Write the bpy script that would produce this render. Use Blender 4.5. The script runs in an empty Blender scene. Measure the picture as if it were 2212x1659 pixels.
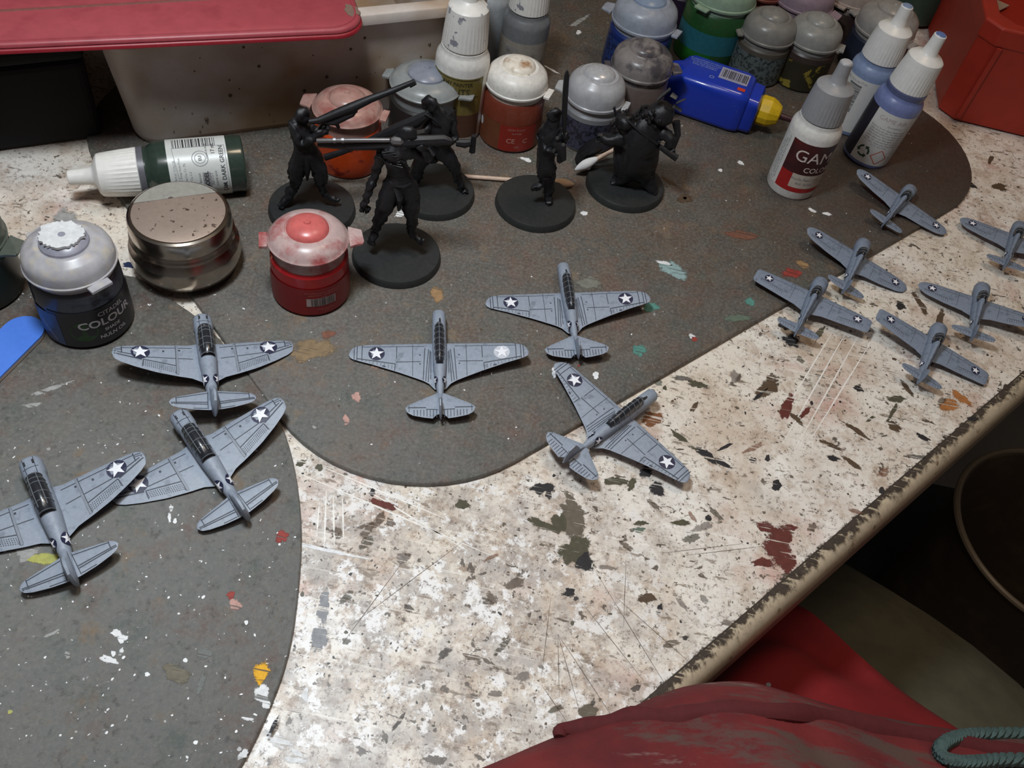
import bpy, math, random
from mathutils import Vector, Matrix, noise
R_ = random.Random(7)
PI = math.pi
U = 0.0122            # one working unit (about 12 mm) in metres
sc = bpy.context.scene
COL = sc.collection

# ---------------------------------------------------------------- camera
FPX, CH = 1940.0, 22.8
FW = Vector((0, .63472115, -.77274127)); RT = Vector((.97898042, .15760387, .12945408)); DN = Vector((.20395425, -.75649857, -.62137958))
cam = bpy.data.cameras.new('camera'); co = bpy.data.objects.new('camera', cam); COL.objects.link(co)
cam.sensor_width = 36; cam.lens = 36*FPX/2212; cam.clip_start = .005; cam.clip_end = 50
m = Matrix((( RT.x, -DN.x, -FW.x, 0), (RT.y, -DN.y, -FW.y, 0), (RT.z, -DN.z, -FW.z, CH*U), (0, 0, 0, 1)))
co.matrix_world = m
sc.camera = co

# ---------------------------------------------------------------- light
sc.view_settings.view_transform = 'Standard'; sc.view_settings.look = 'None'
sc.view_settings.exposure = 0.12; sc.view_settings.gamma = 1.0; sc.view_settings.use_curve_mapping = False
sc.cycles.use_denoising = True
sc.cycles.max_bounces = 6; sc.cycles.transparent_max_bounces = 8
sc.cycles.caustics_reflective = False; sc.cycles.caustics_refractive = False
w = bpy.data.worlds.new('room'); sc.world = w; w.use_nodes = True
w.node_tree.nodes['Background'].inputs[0].default_value = (.80, .74, .70, 1)
w.node_tree.nodes['Background'].inputs[1].default_value = .07

def area(name, loc, target, size, power, col):
    l = bpy.data.lights.new(name, 'AREA'); l.shape = 'DISK'; l.size = size*U; l.energy = power; l.color = col
    o = bpy.data.objects.new(name, l); COL.objects.link(o)
    o.location = Vector(loc)*U
    o.rotation_euler = (Vector(target)-Vector(loc)).to_track_quat('-Z', 'Y').to_euler()
    return o
area('desk_lamp_light', (-9, 15, 33), (-4, 10, 0), 6, 1.30, (.86, .94, 1.0))
area('room_lamp_light', (22, 40, 95), (6, 20, 0), 20, 2.1, (1.0, .78, .56))
area('overhead_fill_light', (-4, -16, 120), (2, 14, 0), 26, 1.9, (1.0, .93, .86))  # ambient fill added from overhead, not a known lamp

# ---------------------------------------------------------------- helpers
def P(px, py, z=0.):
    """point at height z seen at a photograph pixel (2212 x 1659)"""
    d = (px-1106)*RT+(py-829.5)*DN+FPX*FW
    return Vector((0, 0, CH))+d*((z-CH)/d.z)
def F(px, py, bx, by, dep=0.):
    """point seen at a pixel in the upright plane through (bx,by), dep nearer"""
    d = (px-1106)*RT+(py-829.5)*DN+FPX*FW
    b = Vector((bx, by, 0)); L = b.length; n = b/L
    t = (L-dep)/d.dot(n)
    return Vector((0, 0, CH))+d*t

class MB:
    def __init__(s): s.v = []; s.f = []
    def add(s, vs, fs):
        k = len(s.v); s.v += [tuple(v) for v in vs]; s.f += [tuple(i+k for i in f) for f in fs]
        return s
    def box(s, a, b):
        x0, y0, z0 = a; x1, y1, z1 = b
        return s.add([(x0,y0,z0),(x1,y0,z0),(x1,y1,z0),(x0,y1,z0),(x0,y0,z1),(x1,y0,z1),(x1,y1,z1),(x0,y1,z1)],
                     [(3,2,1,0),(4,5,6,7),(0,1,5,4),(1,2,6,5),(2,3,7,6),(3,0,4,7)])
    def hexa(s, p):   # 8 points, bottom 4 ccw then top 4
        return s.add(p, [(3,2,1,0),(4,5,6,7),(0,1,5,4),(1,2,6,5),(2,3,7,6),(3,0,4,7)])
    def lathe(s, prof, seg=40, c=(0,0,0), close=True, ripple=None):
        vs = []; fs = []
        for i, (r, z) in enumerate(prof):
            for j in range(seg):
                a = 2*PI*j/seg
                rr = r*(1+(ripple(i, j) if ripple else 0))
                vs.append((c[0]+rr*math.cos(a), c[1]+rr*math.sin(a), c[2]+z))
        n = len(prof)
        for i in range(n-1):
            for j in range(seg):
                k = (j+1) % seg
                fs.append((i*seg+j, i*seg+k, (i+1)*seg+k, (i+1)*seg+j))
        if close:
            fs.append(tuple(range(seg-1, -1, -1))); fs.append(tuple((n-1)*seg+j for j in range(seg)))
        return s.add(vs, fs)
    def tube(s, pts, rad, seg=8, flat=1.0, up=None):
        pts = [Vector(p) for p in pts]; n = len(pts); vs = []; fs = []
        if not hasattr(rad, '__len__'): rad = [rad]*n
        ref = Vector(up) if up else Vector((0, 0, 1))
        for i, p in enumerate(pts):
            t = (pts[min(i+1, n-1)]-pts[max(i-1, 0)]).normalized()
            if abs(t.dot(ref)) > .98: rf = Vector((1, 0, 0))
            else: rf = ref
            u = t.cross(rf).normalized(); v = u.cross(t)
            for j in range(seg):
                a = 2*PI*j/seg
                vs.append(p+u*math.cos(a)*rad[i]+v*math.sin(a)*rad[i]*flat)
        for i in range(n-1):
            for j in range(seg):
                k = (j+1) % seg
                fs.append((i*seg+j, (i+1)*seg+j, (i+1)*seg+k, i*seg+k))
        fs.append(tuple(range(seg))); fs.append(tuple((n-1)*seg+j for j in range(seg-1, -1, -1)))
        return s.add(vs, fs)
    def prism(s, out, z0, z1, inset=0.):
        n = len(out); c = Vector((sum(p[0] for p in out)/n, sum(p[1] for p in out)/n))
        vs = [(p[0], p[1], z0) for p in out]
        if inset:
            zm = z1-inset
            vs += [(p[0], p[1], zm) for p in out]
            for i, p in enumerate(out):
                a = Vector(out[i-1][:2]); b = Vector(out[(i+1) % n][:2]); t = (b-a).normalized(); nr = Vector((-t.y, t.x))
                vs.append((p[0]+nr.x*inset, p[1]+nr.y*inset, z1))
            L = 3
        else:
            vs += [(p[0], p[1], z1) for p in out]; L = 2
        fs = [tuple(range(n-1, -1, -1)), tuple((L-1)*n+i for i in range(n))]
        for l in range(L-1):
            for i in range(n):
                k = (i+1) % n
                fs.append((l*n+i, l*n+k, (l+1)*n+k, (l+1)*n+i))
        return s.add(vs, fs)
    def ball(s, c, r, seg=12, rings=8, sq=(1,1,1)):
        c = Vector(c); vs = []; fs = []
        for i in range(rings+1):
            t = PI*i/rings
            for j in range(seg):
                a = 2*PI*j/seg
                vs.append((c.x+r*sq[0]*math.sin(t)*math.cos(a), c.y+r*sq[1]*math.sin(t)*math.sin(a), c.z-r*sq[2]*math.cos(t)))
        for i in range(rings):
            for j in range(seg):
                k = (j+1) % seg
                fs.append((i*seg+j, i*seg+k, (i+1)*seg+k, (i+1)*seg+j))
        return s.add(vs, fs)
    def grid(s, rows):
        n = len(rows[0]); vs = [p for r in rows for p in r]
        fs = [(i*n+j, i*n+j+1, (i+1)*n+j+1, (i+1)*n+j) for i in range(len(rows)-1) for j in range(n-1)]
        return s.add(vs, fs)
    def xf(s, M):
        s.v = [tuple(M @ Vector(v)) for v in s.v]; return s

def mesh_obj(name, mb, mat, parent=None, smooth=True, ang=35, loc=None, bevel=0):
    me = bpy.data.meshes.new(name)
    me.from_pydata([(v[0]*U, v[1]*U, v[2]*U) for v in mb.v], [], mb.f)
    me.validate(); me.update()
    if mat: me.materials.append(mat)
    o = bpy.data.objects.new(name, me); COL.objects.link(o)
    if smooth:
        me.polygons.foreach_set('use_smooth', [True]*len(me.polygons))
        try: me.set_sharp_from_angle(angle=math.radians(ang))
        except Exception: pass
    if bevel:
        b = o.modifiers.new('bevel', 'BEVEL'); b.width = bevel*U; b.segments = 3; b.limit_method = 'ANGLE'; b.angle_limit = .6
    if parent: o.parent = parent
    if loc is not None: o.location = Vector(loc)*U
    return o
def thing(name, label, cat, loc=(0,0,0), rot=(0,0,0), group=None):
    o = bpy.data.objects.new(name, None); COL.objects.link(o)
    o.empty_display_size = .01
    o.location = Vector(loc)*U; o.rotation_euler = rot
    o['label'] = label; o['category'] = cat
    if group: o['group'] = group
    return o
def tag(o, label, cat, group=None):
    o['label'] = label; o['category'] = cat
    if group: o['group'] = group
    return o
def struct(o): o['kind'] = 'structure'; return o

# ---------------------------------------------------------------- materials
def nd(t, typ, **k):
    n = t.nodes.new(typ)
    for a, b in k.items(): setattr(n, a, b)
    return n
def ramp(t, src, stops):
    r = nd(t, 'ShaderNodeValToRGB')
    e = r.color_ramp.elements
    while len(e) < len(stops): e.new(.5)
    for q, (p, c) in zip(e, stops):
        q.position = p; q.color = c if len(c) == 4 else (*c, 1)
    t.links.new(src, r.inputs[0]); return r.outputs[0]
def coords(t, scale=1., rot=0., sv=None):
    c = nd(t, 'ShaderNodeTexCoord'); mp = nd(t, 'ShaderNodeMapping')
    k = scale/U
    mp.inputs['Scale'].default_value = (k*(sv[0] if sv else 1), k*(sv[1] if sv else 1), k*(sv[2] if sv else 1))
    mp.inputs['Rotation'].default_value = (0, 0, rot)
    t.links.new(c.outputs['Object'], mp.inputs[0]); return mp.outputs[0]
def noi(t, vec, scale, detail=4, rough=.55, off=0., dist=0.):
    n = nd(t, 'ShaderNodeTexNoise', noise_dimensions='4D'); n.inputs['Scale'].default_value = scale; n.inputs['Detail'].default_value = detail
    n.inputs['Roughness'].default_value = rough; n.inputs['W'].default_value = off; n.inputs['Distortion'].default_value = dist
    t.links.new(vec, n.inputs['Vector']); return n.outputs[0]
def mixc(t, fac, a, b, blend='MIX'):
    x = nd(t, 'ShaderNodeMix', data_type='RGBA', blend_type=blend)
    if isinstance(fac, (int, float)): x.inputs[0].default_value = fac
    else: t.links.new(fac, x.inputs[0])
    for i, v in ((6, a), (7, b)):
        if isinstance(v, tuple): x.inputs[i].default_value = (*v[:3], 1)
        else: t.links.new(v, x.inputs[i])
    return x.outputs[2]
def mul(t, a, b, op='MULTIPLY'):
    x = nd(t, 'ShaderNodeMath', operation=op); x.use_clamp = True
    for i, v in enumerate((a, b)):
        if isinstance(v, (int, float)): x.inputs[i].default_value = v
        else: t.links.new(v, x.inputs[i])
    return x.outputs[0]
def bump(t, h, strength, dist=.02):
    b = nd(t, 'ShaderNodeBump'); b.inputs['Strength'].default_value = strength; b.inputs['Distance'].default_value = dist*U
    t.links.new(h, b.inputs['Height']); return b.outputs[0]
def newmat(name):
    mt = bpy.data.materials.new(name); mt.use_nodes = True; t = mt.node_tree
    return mt, t, t.nodes['Principled BSDF']
MC = {}; MCOL = {}
class _K(dict): pass
def plain(name, c, rough=.5, metal=0., var=.12, scale=6., spec=.5, coat=0., trans=0., sss=0., bmp=0., dirt=None, dirt_t=(.62,.7), dscale=7.):
    if name in MC: return MC[name]
    mt, t, b = newmat(name)
    v = coords(t)
    n = noi(t, v, scale, 5, .6)
    d = tuple(max(0, x*(1-var)) for x in c); l = tuple(min(1, x*(1+var)) for x in c)
    col = ramp(t, n, [(.3, d), (.7, l)])
    if dirt:
        n2 = noi(t, v, dscale, 3, .6, 3.1)
        col = mixc(t, ramp(t, n2, [(dirt_t[0], (0,0,0)), (dirt_t[1], (1,1,1))]), col, dirt)
    t.links.new(col, b.inputs['Base Color'])
    b.inputs['Roughness'].default_value = rough; b.inputs['Metallic'].default_value = metal
    b.inputs['Specular IOR Level'].default_value = spec; b.inputs['Coat Weight'].default_value = coat
    b.inputs['Transmission Weight'].default_value = trans
    if sss:
        b.inputs['Subsurface Weight'].default_value = sss; b.inputs['Subsurface Radius'].default_value = (.3*U, .3*U, .3*U)
        b.inputs['Subsurface Scale'].default_value = 1.
    if bmp: t.links.new(bump(t, noi(t, v, scale*6, 4, .6), bmp), b.inputs['Normal'])
    MC[name] = mt; MCOL[name] = c; return mt
def frosted(name, c, see=.35, rough=.3, var=.15, dirt=None, dirt_t=(.6,.72), dscale=3.):
    """milky semi-clear polypropylene: part surface, part see-through"""
    if name in MC: return MC[name]
    mt, t, b = newmat(name)
    v = coords(t); n = noi(t, v, 3, 4, .6)
    col = ramp(t, n, [(.3, tuple(x*(1-var) for x in c)), (.7, tuple(min(1, x*(1+var)) for x in c))])
    if dirt: col = mixc(t, ramp(t, noi(t, v, dscale, 4, .6, 2.), [(dirt_t[0], (0,0,0)), (dirt_t[1], (1,1,1))]), col, dirt)
    t.links.new(col, b.inputs['Base Color']); b.inputs['Roughness'].default_value = rough
    tr = nd(t, 'ShaderNodeBsdfTransparent'); tr.inputs[0].default_value = (.9, .9, .9, 1)
    mx = nd(t, 'ShaderNodeMixShader'); mx.inputs[0].default_value = see
    out = t.nodes['Material Output']
    t.links.new(b.outputs[0], mx.inputs[1]); t.links.new(tr.outputs[0], mx.inputs[2]); t.links.new(mx.outputs[0], out.inputs[0])
    MC[name] = mt; return mt

def near(t, cx, cy, r0, r1):
    """1 inside r0 of a point on the surface, 0 beyond r1, ragged by noise"""
    c = nd(t, 'ShaderNodeTexCoord'); d = nd(t, 'ShaderNodeVectorMath', operation='DISTANCE'); d.inputs[1].default_value = (cx*U, cy*U, 0)
    t.links.new(c.outputs['Object'], d.inputs[0])
    mr = nd(t, 'ShaderNodeMapRange'); mr.inputs[1].default_value = r0*U; mr.inputs[2].default_value = r1*U; mr.inputs[3].default_value = 1; mr.inputs[4].default_value = 0
    t.links.new(d.outputs['Value'], mr.inputs[0]); return mr.outputs[0]
def desk_material():
    mt, t, b = newmat('painted_desk_top')
    v = coords(t); K = ((0,0,0), (1,1,1))
    def layer(c, col, scale, lo, hi, k, off, detail=7, rough=.68, mask=None, vec=None, dist=0.):
        f_ = mul(t, ramp(t, noi(t, vec or v, scale, detail, rough, off, dist), [(lo, K[0]), (hi, K[1])]), k)
        if mask is not None: f_ = mul(t, f_, mask)
        return mixc(t, f_, c, col)
    worn = near(t, -1, 9, 3.5, 11)
    c = ramp(t, noi(t, v, .16, 3, .5), [(.35, (.76, .68, .57)), (.65, (.90, .87, .82))])
    c = layer(c, (.50, .36, .25), .40, .44, .66, .62, 1.)
    c = layer(c, (.50, .20, .16), .32, .54, .68, .62, 9.)
    c = layer(c, (.42, .37, .31), .55, .56, .66, .50, 17.)
    c = layer(c, (.42, .30, .21), 1.3, .50, .62, .65, 31., 8, .72)
    c = layer(c, (.30, .21, .15), 3.0, .50, .60, .95, 2., 9, .75, worn)
    c = layer(c, (.40, .37, .35), 1.1, .44, .60, .80, 41., 8, .7, worn)
    c = layer(c, (.88, .87, .86), 1.7, .53, .57, .95, 51., 8, .72, worn)
    c = layer(c, (.16, .12, .10), 7.5, .54, .61, .85, 4., 6, .78)
    c = layer(c, (.20, .15, .11), 2.6, .60, .64, .80, 61., 6, .65, None, coords(t, 1, .6, (.5, 1.5, 1)), .4)
    c = layer(c, (.09, .07, .055), 1.6, .655, .672, .95, 6., 6, .62, None, None, .5)
    c = layer(c, (.10, .08, .06), 4.2, .65, .665, .92, 71., 3, .55)
    c = layer(c, (.08, .06, .045), 2.2, .655, .67, .92, 81., 5, .6, None, coords(t, 1, .55, (.6, 1.4, 1)), .6)
    for k, (rot, off, col, th, sv) in enumerate([(.9, 0, (.88,.84,.78), .64, (.22, 8)), (-.4, 3, (.88,.84,.78), .665, (.18, 10)), (1.5, 13, (.88,.84,.78), .64, (.2, 9)), (2.0, 5, (.13,.10,.09), .69, (.15, 12)), (1.25, 8, (.14,.10,.09), .69, (.13, 11))]):
        sv_ = coords(t, 1, rot, (sv[0], sv[1], 1))
        mk = ramp(t, noi(t, v, .25, 2, .5, off+20), [(.44, K[0]), (.54, K[1])])
        c = layer(c, col, 1., th, th+.035, .6, off, 3, .6, mk, sv_)
    t.links.new(c, b.inputs['Base Color'])
    b.inputs['Roughness'].default_value = .42
    t.links.new(bump(t, noi(t, v, 6, 6, .7), .25, .02), b.inputs['Normal'])
    return mt
def mat_material():
    mt, t, b = newmat('paint_spattered_placemat')
    v = coords(t)
    c = ramp(t, noi(t, v, .30, 6, .65), [(.30, (.056, .062, .053)), (.42, (.108, .076, .054)), (.52, (.088, .080, .070)), (.68, (.130, .084, .052))])
    c = mixc(t, mul(t, ramp(t, noi(t, v, 1.1, 8, .7, 3.), [(.45, (0,0,0)), (.7, (1,1,1))]), .6), c, (.165, .145, .12))
    c = mixc(t, mul(t, near(t, -9, 7, 5, 15), .72), c, (.200, .212, .210))  # lamp glare on the lower-left mat, painted as a lighter bluish grey
    c = mixc(t, mul(t, ramp(t, noi(t, v, .8, 6, .7, 7.), [(.52, (0,0,0)), (.68, (1,1,1))]), .55), c, (.17, .075, .050))
    c = mixc(t, mul(t, ramp(t, noi(t, v, .7, 5, .7, 12.), [(.52, (0,0,0)), (.68, (1,1,1))]), .5), c, (.06, .098, .082))
    c = mixc(t, mul(t, ramp(t, noi(t, v, .9, 5, .7, 15.), [(.57, (0,0,0)), (.69, (1,1,1))]), .6), c, (.25, .155, .075))
    c = mixc(t, mul(t, ramp(t, noi(t, v, 9, 6, .75, 4.), [(.46, (0,0,0)), (.62, (1,1,1))]), .55), c, (.24, .23, .21))
    c = mixc(t, mul(t, ramp(t, noi(t, v, 3.5, 6, .75, 14.), [(.54, (0,0,0)), (.66, (1,1,1))]), .55), c, (.035, .034, .033))
    c = mixc(t, mul(t, near(t, 19, 36, 3, 14), .75), c, (.058, .040, .032))
    c = mixc(t, ramp(t, noi(t, v, 7.5, 2, .5, 24.), [(.735, (0,0,0)), (.75, (1,1,1))]), c, (.60, .57, .52))
    t.links.new(c, b.inputs['Base Color'])
    r = ramp(t, noi(t, v, 2, 4, .6, 30.), [(.3, (.38,.38,.38)), (.7, (.62,.62,.62))])
    t.links.new(r, b.inputs['Roughness'])
    h = mul(t, noi(t, v, 2.2, 8, .7, 5.), noi(t, v, 10, 4, .7, 8.), 'ADD')
    t.links.new(bump(t, noi(t, v, 4.0, 10, .76, 5.), .55, .09), b.inputs['Normal'])
    return mt
M_DESK = desk_material(); M_MAT = mat_material()
M_EDGE = plain('cream_edge_moulding', (.60, .50, .36), .30, dirt=(.20, .13, .08), dirt_t=(.60, .68), dscale=1.8)
M_BLACKGRIME = plain('dark_grime', (.045, .035, .028), .6, var=.4)

# ---------------------------------------------------------------- desk, mats, floor
ZD = -.2              # desk top; the placemats' top is z = 0
ea = Vector((4.82, 8.92)); eb = Vector((18.35, 24.34)); ed = (eb-ea).normalized(); en = Vector((ed.y, -ed.x))
e0 = ea-ed*26; e1 = ea+ed*62
back = [(e1.x-70, e1.y+20), (-50, 60), (-50, -20)]
top = [(e0.x, e0.y), (e1.x, e1.y), (e1.x, 66), (-60, 66), (-60, e0.y)]
desk = thing('desk', 'cream laminate desk top covered in dried paint splashes and knife scratches', 'desk')
mesh_obj('desk_top', MB().prism(top, -3.0, ZD), M_DESK, desk, smooth=False)
# rounded moulding along the front edge, a dirty seam between it and the top
rows = []
prof = [(.03, ZD-.06)]+[(.03+.62*math.sin(a)**.9 if a else .03, -1.0+(.8-.02)*math.cos(a)) for a in [i*PI/2/9 for i in range(10)]]+[(.62, -2.6), (.2, -3.0), (0.03, -3.0)]
for k in range(45):
    p = e0+(e1-e0)*k/44
    rows.append([(p.x+en.x*a, p.y+en.y*a, z) for a, z in prof])
mesh_obj('edge_moulding', MB().grid(rows), M_EDGE, desk)

rr = random.Random(5)
def blob(cx, cy, rx, ry, ang, seed, n=22, rough=.35):
    q = random.Random(seed); ph = [q.uniform(0, 6.28) for _ in range(6)]
    out = []
    for i in range(n):
        a = 2*PI*i/n
        k = 1+rough*(math.sin(2*a+ph[0])*.4+math.sin(3*a+ph[1])*.4+math.sin(5*a+ph[2])*.35+math.sin(8*a+ph[3])*.2)+q.uniform(-.08, .08)
        x = rx*k*math.cos(a); y = ry*k*math.sin(a)
        out.append((cx+x*math.cos(ang)-y*math.sin(ang), cy+x*math.sin(ang)+y*math.cos(ang)))
    return out
def pxblob(px, py, w, h, ang, z, seed, n=24, rough=.35):
    """irregular outline of a paint spot about w x h photograph pixels across"""
    base = blob(0, 0, w/2, h/2, math.radians(ang), seed, n, rough)
    return [tuple(P(px+x, py+y, z)[:2])[:2] for x, y in base][::-1]
paint = lambda nm, c, rough=.45: plain('paint_'+nm, c, rough, var=.15)
PW = paint('white', (.80, .81, .82)); PY = paint('yellow', (.80, .42, .02)); PTL = paint('teal', (.10, .26, .22)); PTL2 = paint('pale_teal', (.28, .40, .40))
POL = paint('olive', (.085, .078, .05)); PMR = paint('maroon', (.13, .035, .028)); PBK = paint('black', (.03, .028, .03)); PBR = paint('brown', (.10, .065, .04))
PTN = paint('tan', (.32, .20, .10)); PGR = paint('grey', (.34, .34, .33)); PRD = paint('red', (.30, .05, .04)); PPK = paint('pink', (.50, .30, .26)); PLY = paint('lime', (.42, .42, .12))

# placemats
A_ = Vector((.683, .730)); B_ = Vector((-.730, .683))
def ab(a, b): return (A_.x*a+B_.x*b, A_.y*a+B_.y*b)
def rrect(a0, a1, b0, b1, r, n=14):
    out = []
    for (ca, cb, s) in ((a0+r, b0+r, PI), (a1-r, b0+r, 1.5*PI), (a1-r, b1-r, 0), (a0+r, b1-r, .5*PI)):
        for i in range(n+1):
            t = s+PI/2*i/n
            out.append(ab(ca+r*math.cos(t), cb+r*math.sin(t)))
    return out
mat2 = thing('placemat', 'dark paint-spattered placemat under the paint pots and black figures', 'placemat')
mesh_obj('board', MB().prism(rrect(6.75, 41.3, 10.35, 34.5, 5.2), ZD, 0., .05), M_MAT, mat2, ang=50)
mat1 = thing('placemat', 'dark grey placemat under the three aircraft with perforated flaps', 'placemat')
m1 = [(-10.32, 18.72), (-8.2, 16.95), (-6.74, 15.56), (-5.82, 14.1), (-5.0, 12.2), (-4.55, 10.54), (-4.18, 8.63), (-4.2, 7.05), (-4.45, 5.4), (-5.3, 3.0), (-7, .8), (-10, -1.5), (-16, -3), (-32, -3), (-36, 4), (-36, 20)]
for q in ((-200, 640), (0, 600), (150, 592), (290, 587), (354, 634)): m1.append(tuple(P(*q, 0)[:2]))
# smooth the outline a little
def chaikin(o, k=2, keep=0):
    for _ in range(k):
        n = []
        for i in range(len(o)):
            a = Vector(o[i][:2]); b = Vector(o[(i+1) % len(o)][:2])
            n += [tuple(a*.75+b*.25), tuple(a*.25+b*.75)]
        o = n
    return o
area2 = sum(m1[i][0]*m1[(i+1) % len(m1)][1]-m1[(i+1) % len(m1)][0]*m1[i][1] for i in range(len(m1)))
if area2 < 0: m1 = m1[::-1]
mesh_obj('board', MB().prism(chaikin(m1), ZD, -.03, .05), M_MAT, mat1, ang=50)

def ragged(c, key, gl=.45, alpha=1.):
    """dried paint: breaks up into holes and streaks toward the rim of the spot"""
    nm = 'ragged_%s_%d' % (key, alpha*100)
    if nm in MC: return MC[nm]
    mt, t, b = newmat(nm); v = coords(t)
    t.links.new(ramp(t, noi(t, v, 5, 5, .6), [(.3, tuple(x*.8 for x in c)), (.7, tuple(min(1, x*1.2) for x in c))]), b.inputs['Base Color']); b.inputs['Roughness'].default_value = max(gl, .6); b.inputs['Specular IOR Level'].default_value = .25
    at = nd(t, 'ShaderNodeAttribute', attribute_name='core')
    e = mul(t, mul(t, at.outputs['Fac'], .40), mul(t, noi(t, v, 2.9, 9, .82, 1., .5), 1.0), 'ADD')
    al = ramp(t, e, [(.61, (0,0,0)), (.68, (alpha,alpha,alpha))])
    for rot_, th_ in ((.8, .60), (-.5, .63), (1.6, .62)):
        al = mul(t, al, ramp(t, noi(t, coords(t, 1, rot_, (.35, 9, 1)), 1., 3, .6, rot_), [(th_, (1,1,1)), (th_+.03, (.12,.12,.12))]))
    tr = nd(t, 'ShaderNodeBsdfTransparent'); mx = nd(t, 'ShaderNodeMixShader'); t.links.new(al, mx.inputs[0]); t.links.new(tr.outputs[0], mx.inputs[1]); t.links.new(b.outputs[0], mx.inputs[2])
    t.links.new(mx.outputs[0], t.nodes['Material Output'].inputs[0]); MC[nm] = mt; return mt
def spots(parent, z, lst, name='paint_spot', lift=.012, alpha=None):
    for i, (px, py, w_, h_, ang, m_) in enumerate(lst):
        col = MCOL[m_.name]
        big = max(w_, h_) > 14
        k = 1.28 if big else 1.1
        out = pxblob(px, py, w_*k, h_*k, ang, z, 100+i*7+int(px), 30, .24)
        n = len(out); cx = sum(p[0] for p in out)/n; cy = sum(p[1] for p in out)/n
        if not big:
            mesh_obj(name, MB().prism(out, z-.01, z+lift), m_, parent, ang=60); continue
        mb = MB(); vs = [(cx, cy, z+lift)]; core = [.80]
        for f_, e in ((.40, .72), (.72, .42), (1., 0.)):
            vs += [(cx+(x-cx)*f_, cy+(y-cy)*f_, z+lift*(1.2-f_*.5)) for x, y in out]; core += [e]*n
        fs = [(0, 1+j, 1+(j+1) % n) for j in range(n)]
        for r_ in range(2): fs += [(1+r_*n+j, 1+(r_+1)*n+j, 1+(r_+1)*n+(j+1) % n, 1+r_*n+(j+1) % n) for j in range(n)]
        mb.add(vs, fs)
        o = mesh_obj(name, mb, ragged(col, m_.name, .45, alpha or (1.)), parent)
        at = o.data.attributes.new('core', 'FLOAT', 'POINT'); at.data.foreach_set('value', core)
spots(mat1, -.03, [(563,1453,34,44,20,PY),(565,1497,34,34,60,PW),(575,1518,16,26,-20,PW),(252,1368,22,14,0,PW),(268,1378,22,12,-10,PW),(262,1386,10,8,0,PW),(235,1425,34,16,15,PW),(262,1408,8,20,25,PW),
    (225,1422,16,6,0,PW),(245,1412,10,10,0,PW),(508,1307,24,28,10,PPK),(500,1285,18,18,0,PRD),(366,1118,8,22,0,PW),(378,1126,8,10,0,PW),(370,1098,8,16,10,PW),(525,1630,26,16,-40,PW),(535,1553,26,8,10,PW),
    (532,1345,8,8,0,PW),(318,1457,10,8,0,PW),(146,1415,12,15,0,PGR),(96,1208,70,26,0,PLY),(60,1190,60,34,-10,PGR),(120,1160,50,20,-20,PLY),(110,1370,34,8,-25,PGR),(22,1538,10,8,0,PLY),(608,1160,28,26,0,PRD),
    (385,1455,60,40,10,plain('paint_dull_ochre',(.17,.15,.11),.6)),(70,875,40,10,-8,PGR),(110,840,84,9,-18,PGR),(140,470,60,30,0,PGR),(590,1570,10,50,30,PBK),(440,1412,30,26,0,plain('ring_grey',(.16,.17,.16),.4)),(435,1475,16,60,20,plain('ring_grey',(.16,.17,.16),.4))])
spots(mat2, 0., [(1452,582,64,30,25,PTL2),(1440,570,50,8,15,PW),(1406,664,32,20,0,PTL),(1381,757,26,26,0,PTL),(1620,652,20,18,0,PTL),(1590,688,60,16,-5,plain('paint_dull_green',(.13,.17,.13),.6)),
    (1199,803,14,26,10,PW),(1287,811,12,14,0,PW),(865,462,22,14,0,PW),(1495,727,16,8,20,PW),(1500,733,12,8,20,PRD),(672,757,100,44,-15,plain('paint_ochre_rub',(.24,.17,.10),.6)),(945,636,30,30,0,PTN),
    (710,722,30,18,0,plain('paint_rust',(.20,.09,.06),.6)),(1275,612,46,26,0,plain('paint_sage',(.20,.20,.17),.6)),(1135,345,26,9,20,PW),(925,574,8,14,30,PW),(770,858,20,18,0,PPK),(748,908,14,20,0,PPK),(1480,425,10,10,0,PBR),
    (1445,392,8,40,-60,PBR),(1478,430,30,18,0,PBR),(1540,1,10,10,0,PW),(1755,455,24,6,25,PW),(1785,462,22,7,10,PW),(1735,572,30,14,20,PTN),(1600,508,70,18,10,plain('paint_rust',(.20,.09,.06),.6)),(1710,590,40,20,0,PRD),
    (1556,368,8,6,0,PW),(1600,352,14,6,30,PW),(1252,46,40,10,-30,PGR),(1250,70,10,8,0,PW),(1190,150,40,4,28,PW),(1310,440,9,14,-30,PW),(1262,461,14,8,0,PW),(815,785,24,26,0,plain('paint_blush',(.30,.20,.16),.6)),
    (1010,770,24,6,10,plain('paint_blush',(.30,.20,.16),.6)),(1230,665,6,4,0,PW),(1250,790,5,4,0,PRD)])
# tiny flecks nobody could count
def flecks(parent, z, n, inside, mats, seed, smin=.02, smax=.06, name='paint_flecks', lift=.01):
    q = random.Random(seed); mbs = [MB() for _ in mats]
    for _ in range(n):
        px, py = inside(q)
        c = P(px, py, z); s = q.uniform(smin, smax)*(1.6 if q.random() < .12 else 1)
        k = q.randrange(len(mats))
        mbs[k].prism(blob(c.x, c.y, s, s*q.uniform(.3, .9), q.uniform(0, PI), q.random(), 7, .3), z-.005, z+lift)
    for mb_, mt_ in zip(mbs, mats):
        o = mesh_obj(name, mb_, mt_, parent, smooth=False); o['kind'] = 'stuff'
def inpoly(x, y, poly):
    r = False; n = len(poly)
    for i in range(n):
        x0, y0 = poly[i][:2]; x1, y1 = poly[i-1][:2]
        if (y0 > y) != (y1 > y) and x < (x1-x0)*(y-y0)/(y1-y0)+x0: r = not r
    return r
M2 = rrect(7.1, 40.9, 10.7, 34, 5); M1 = chaikin(m1)
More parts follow.
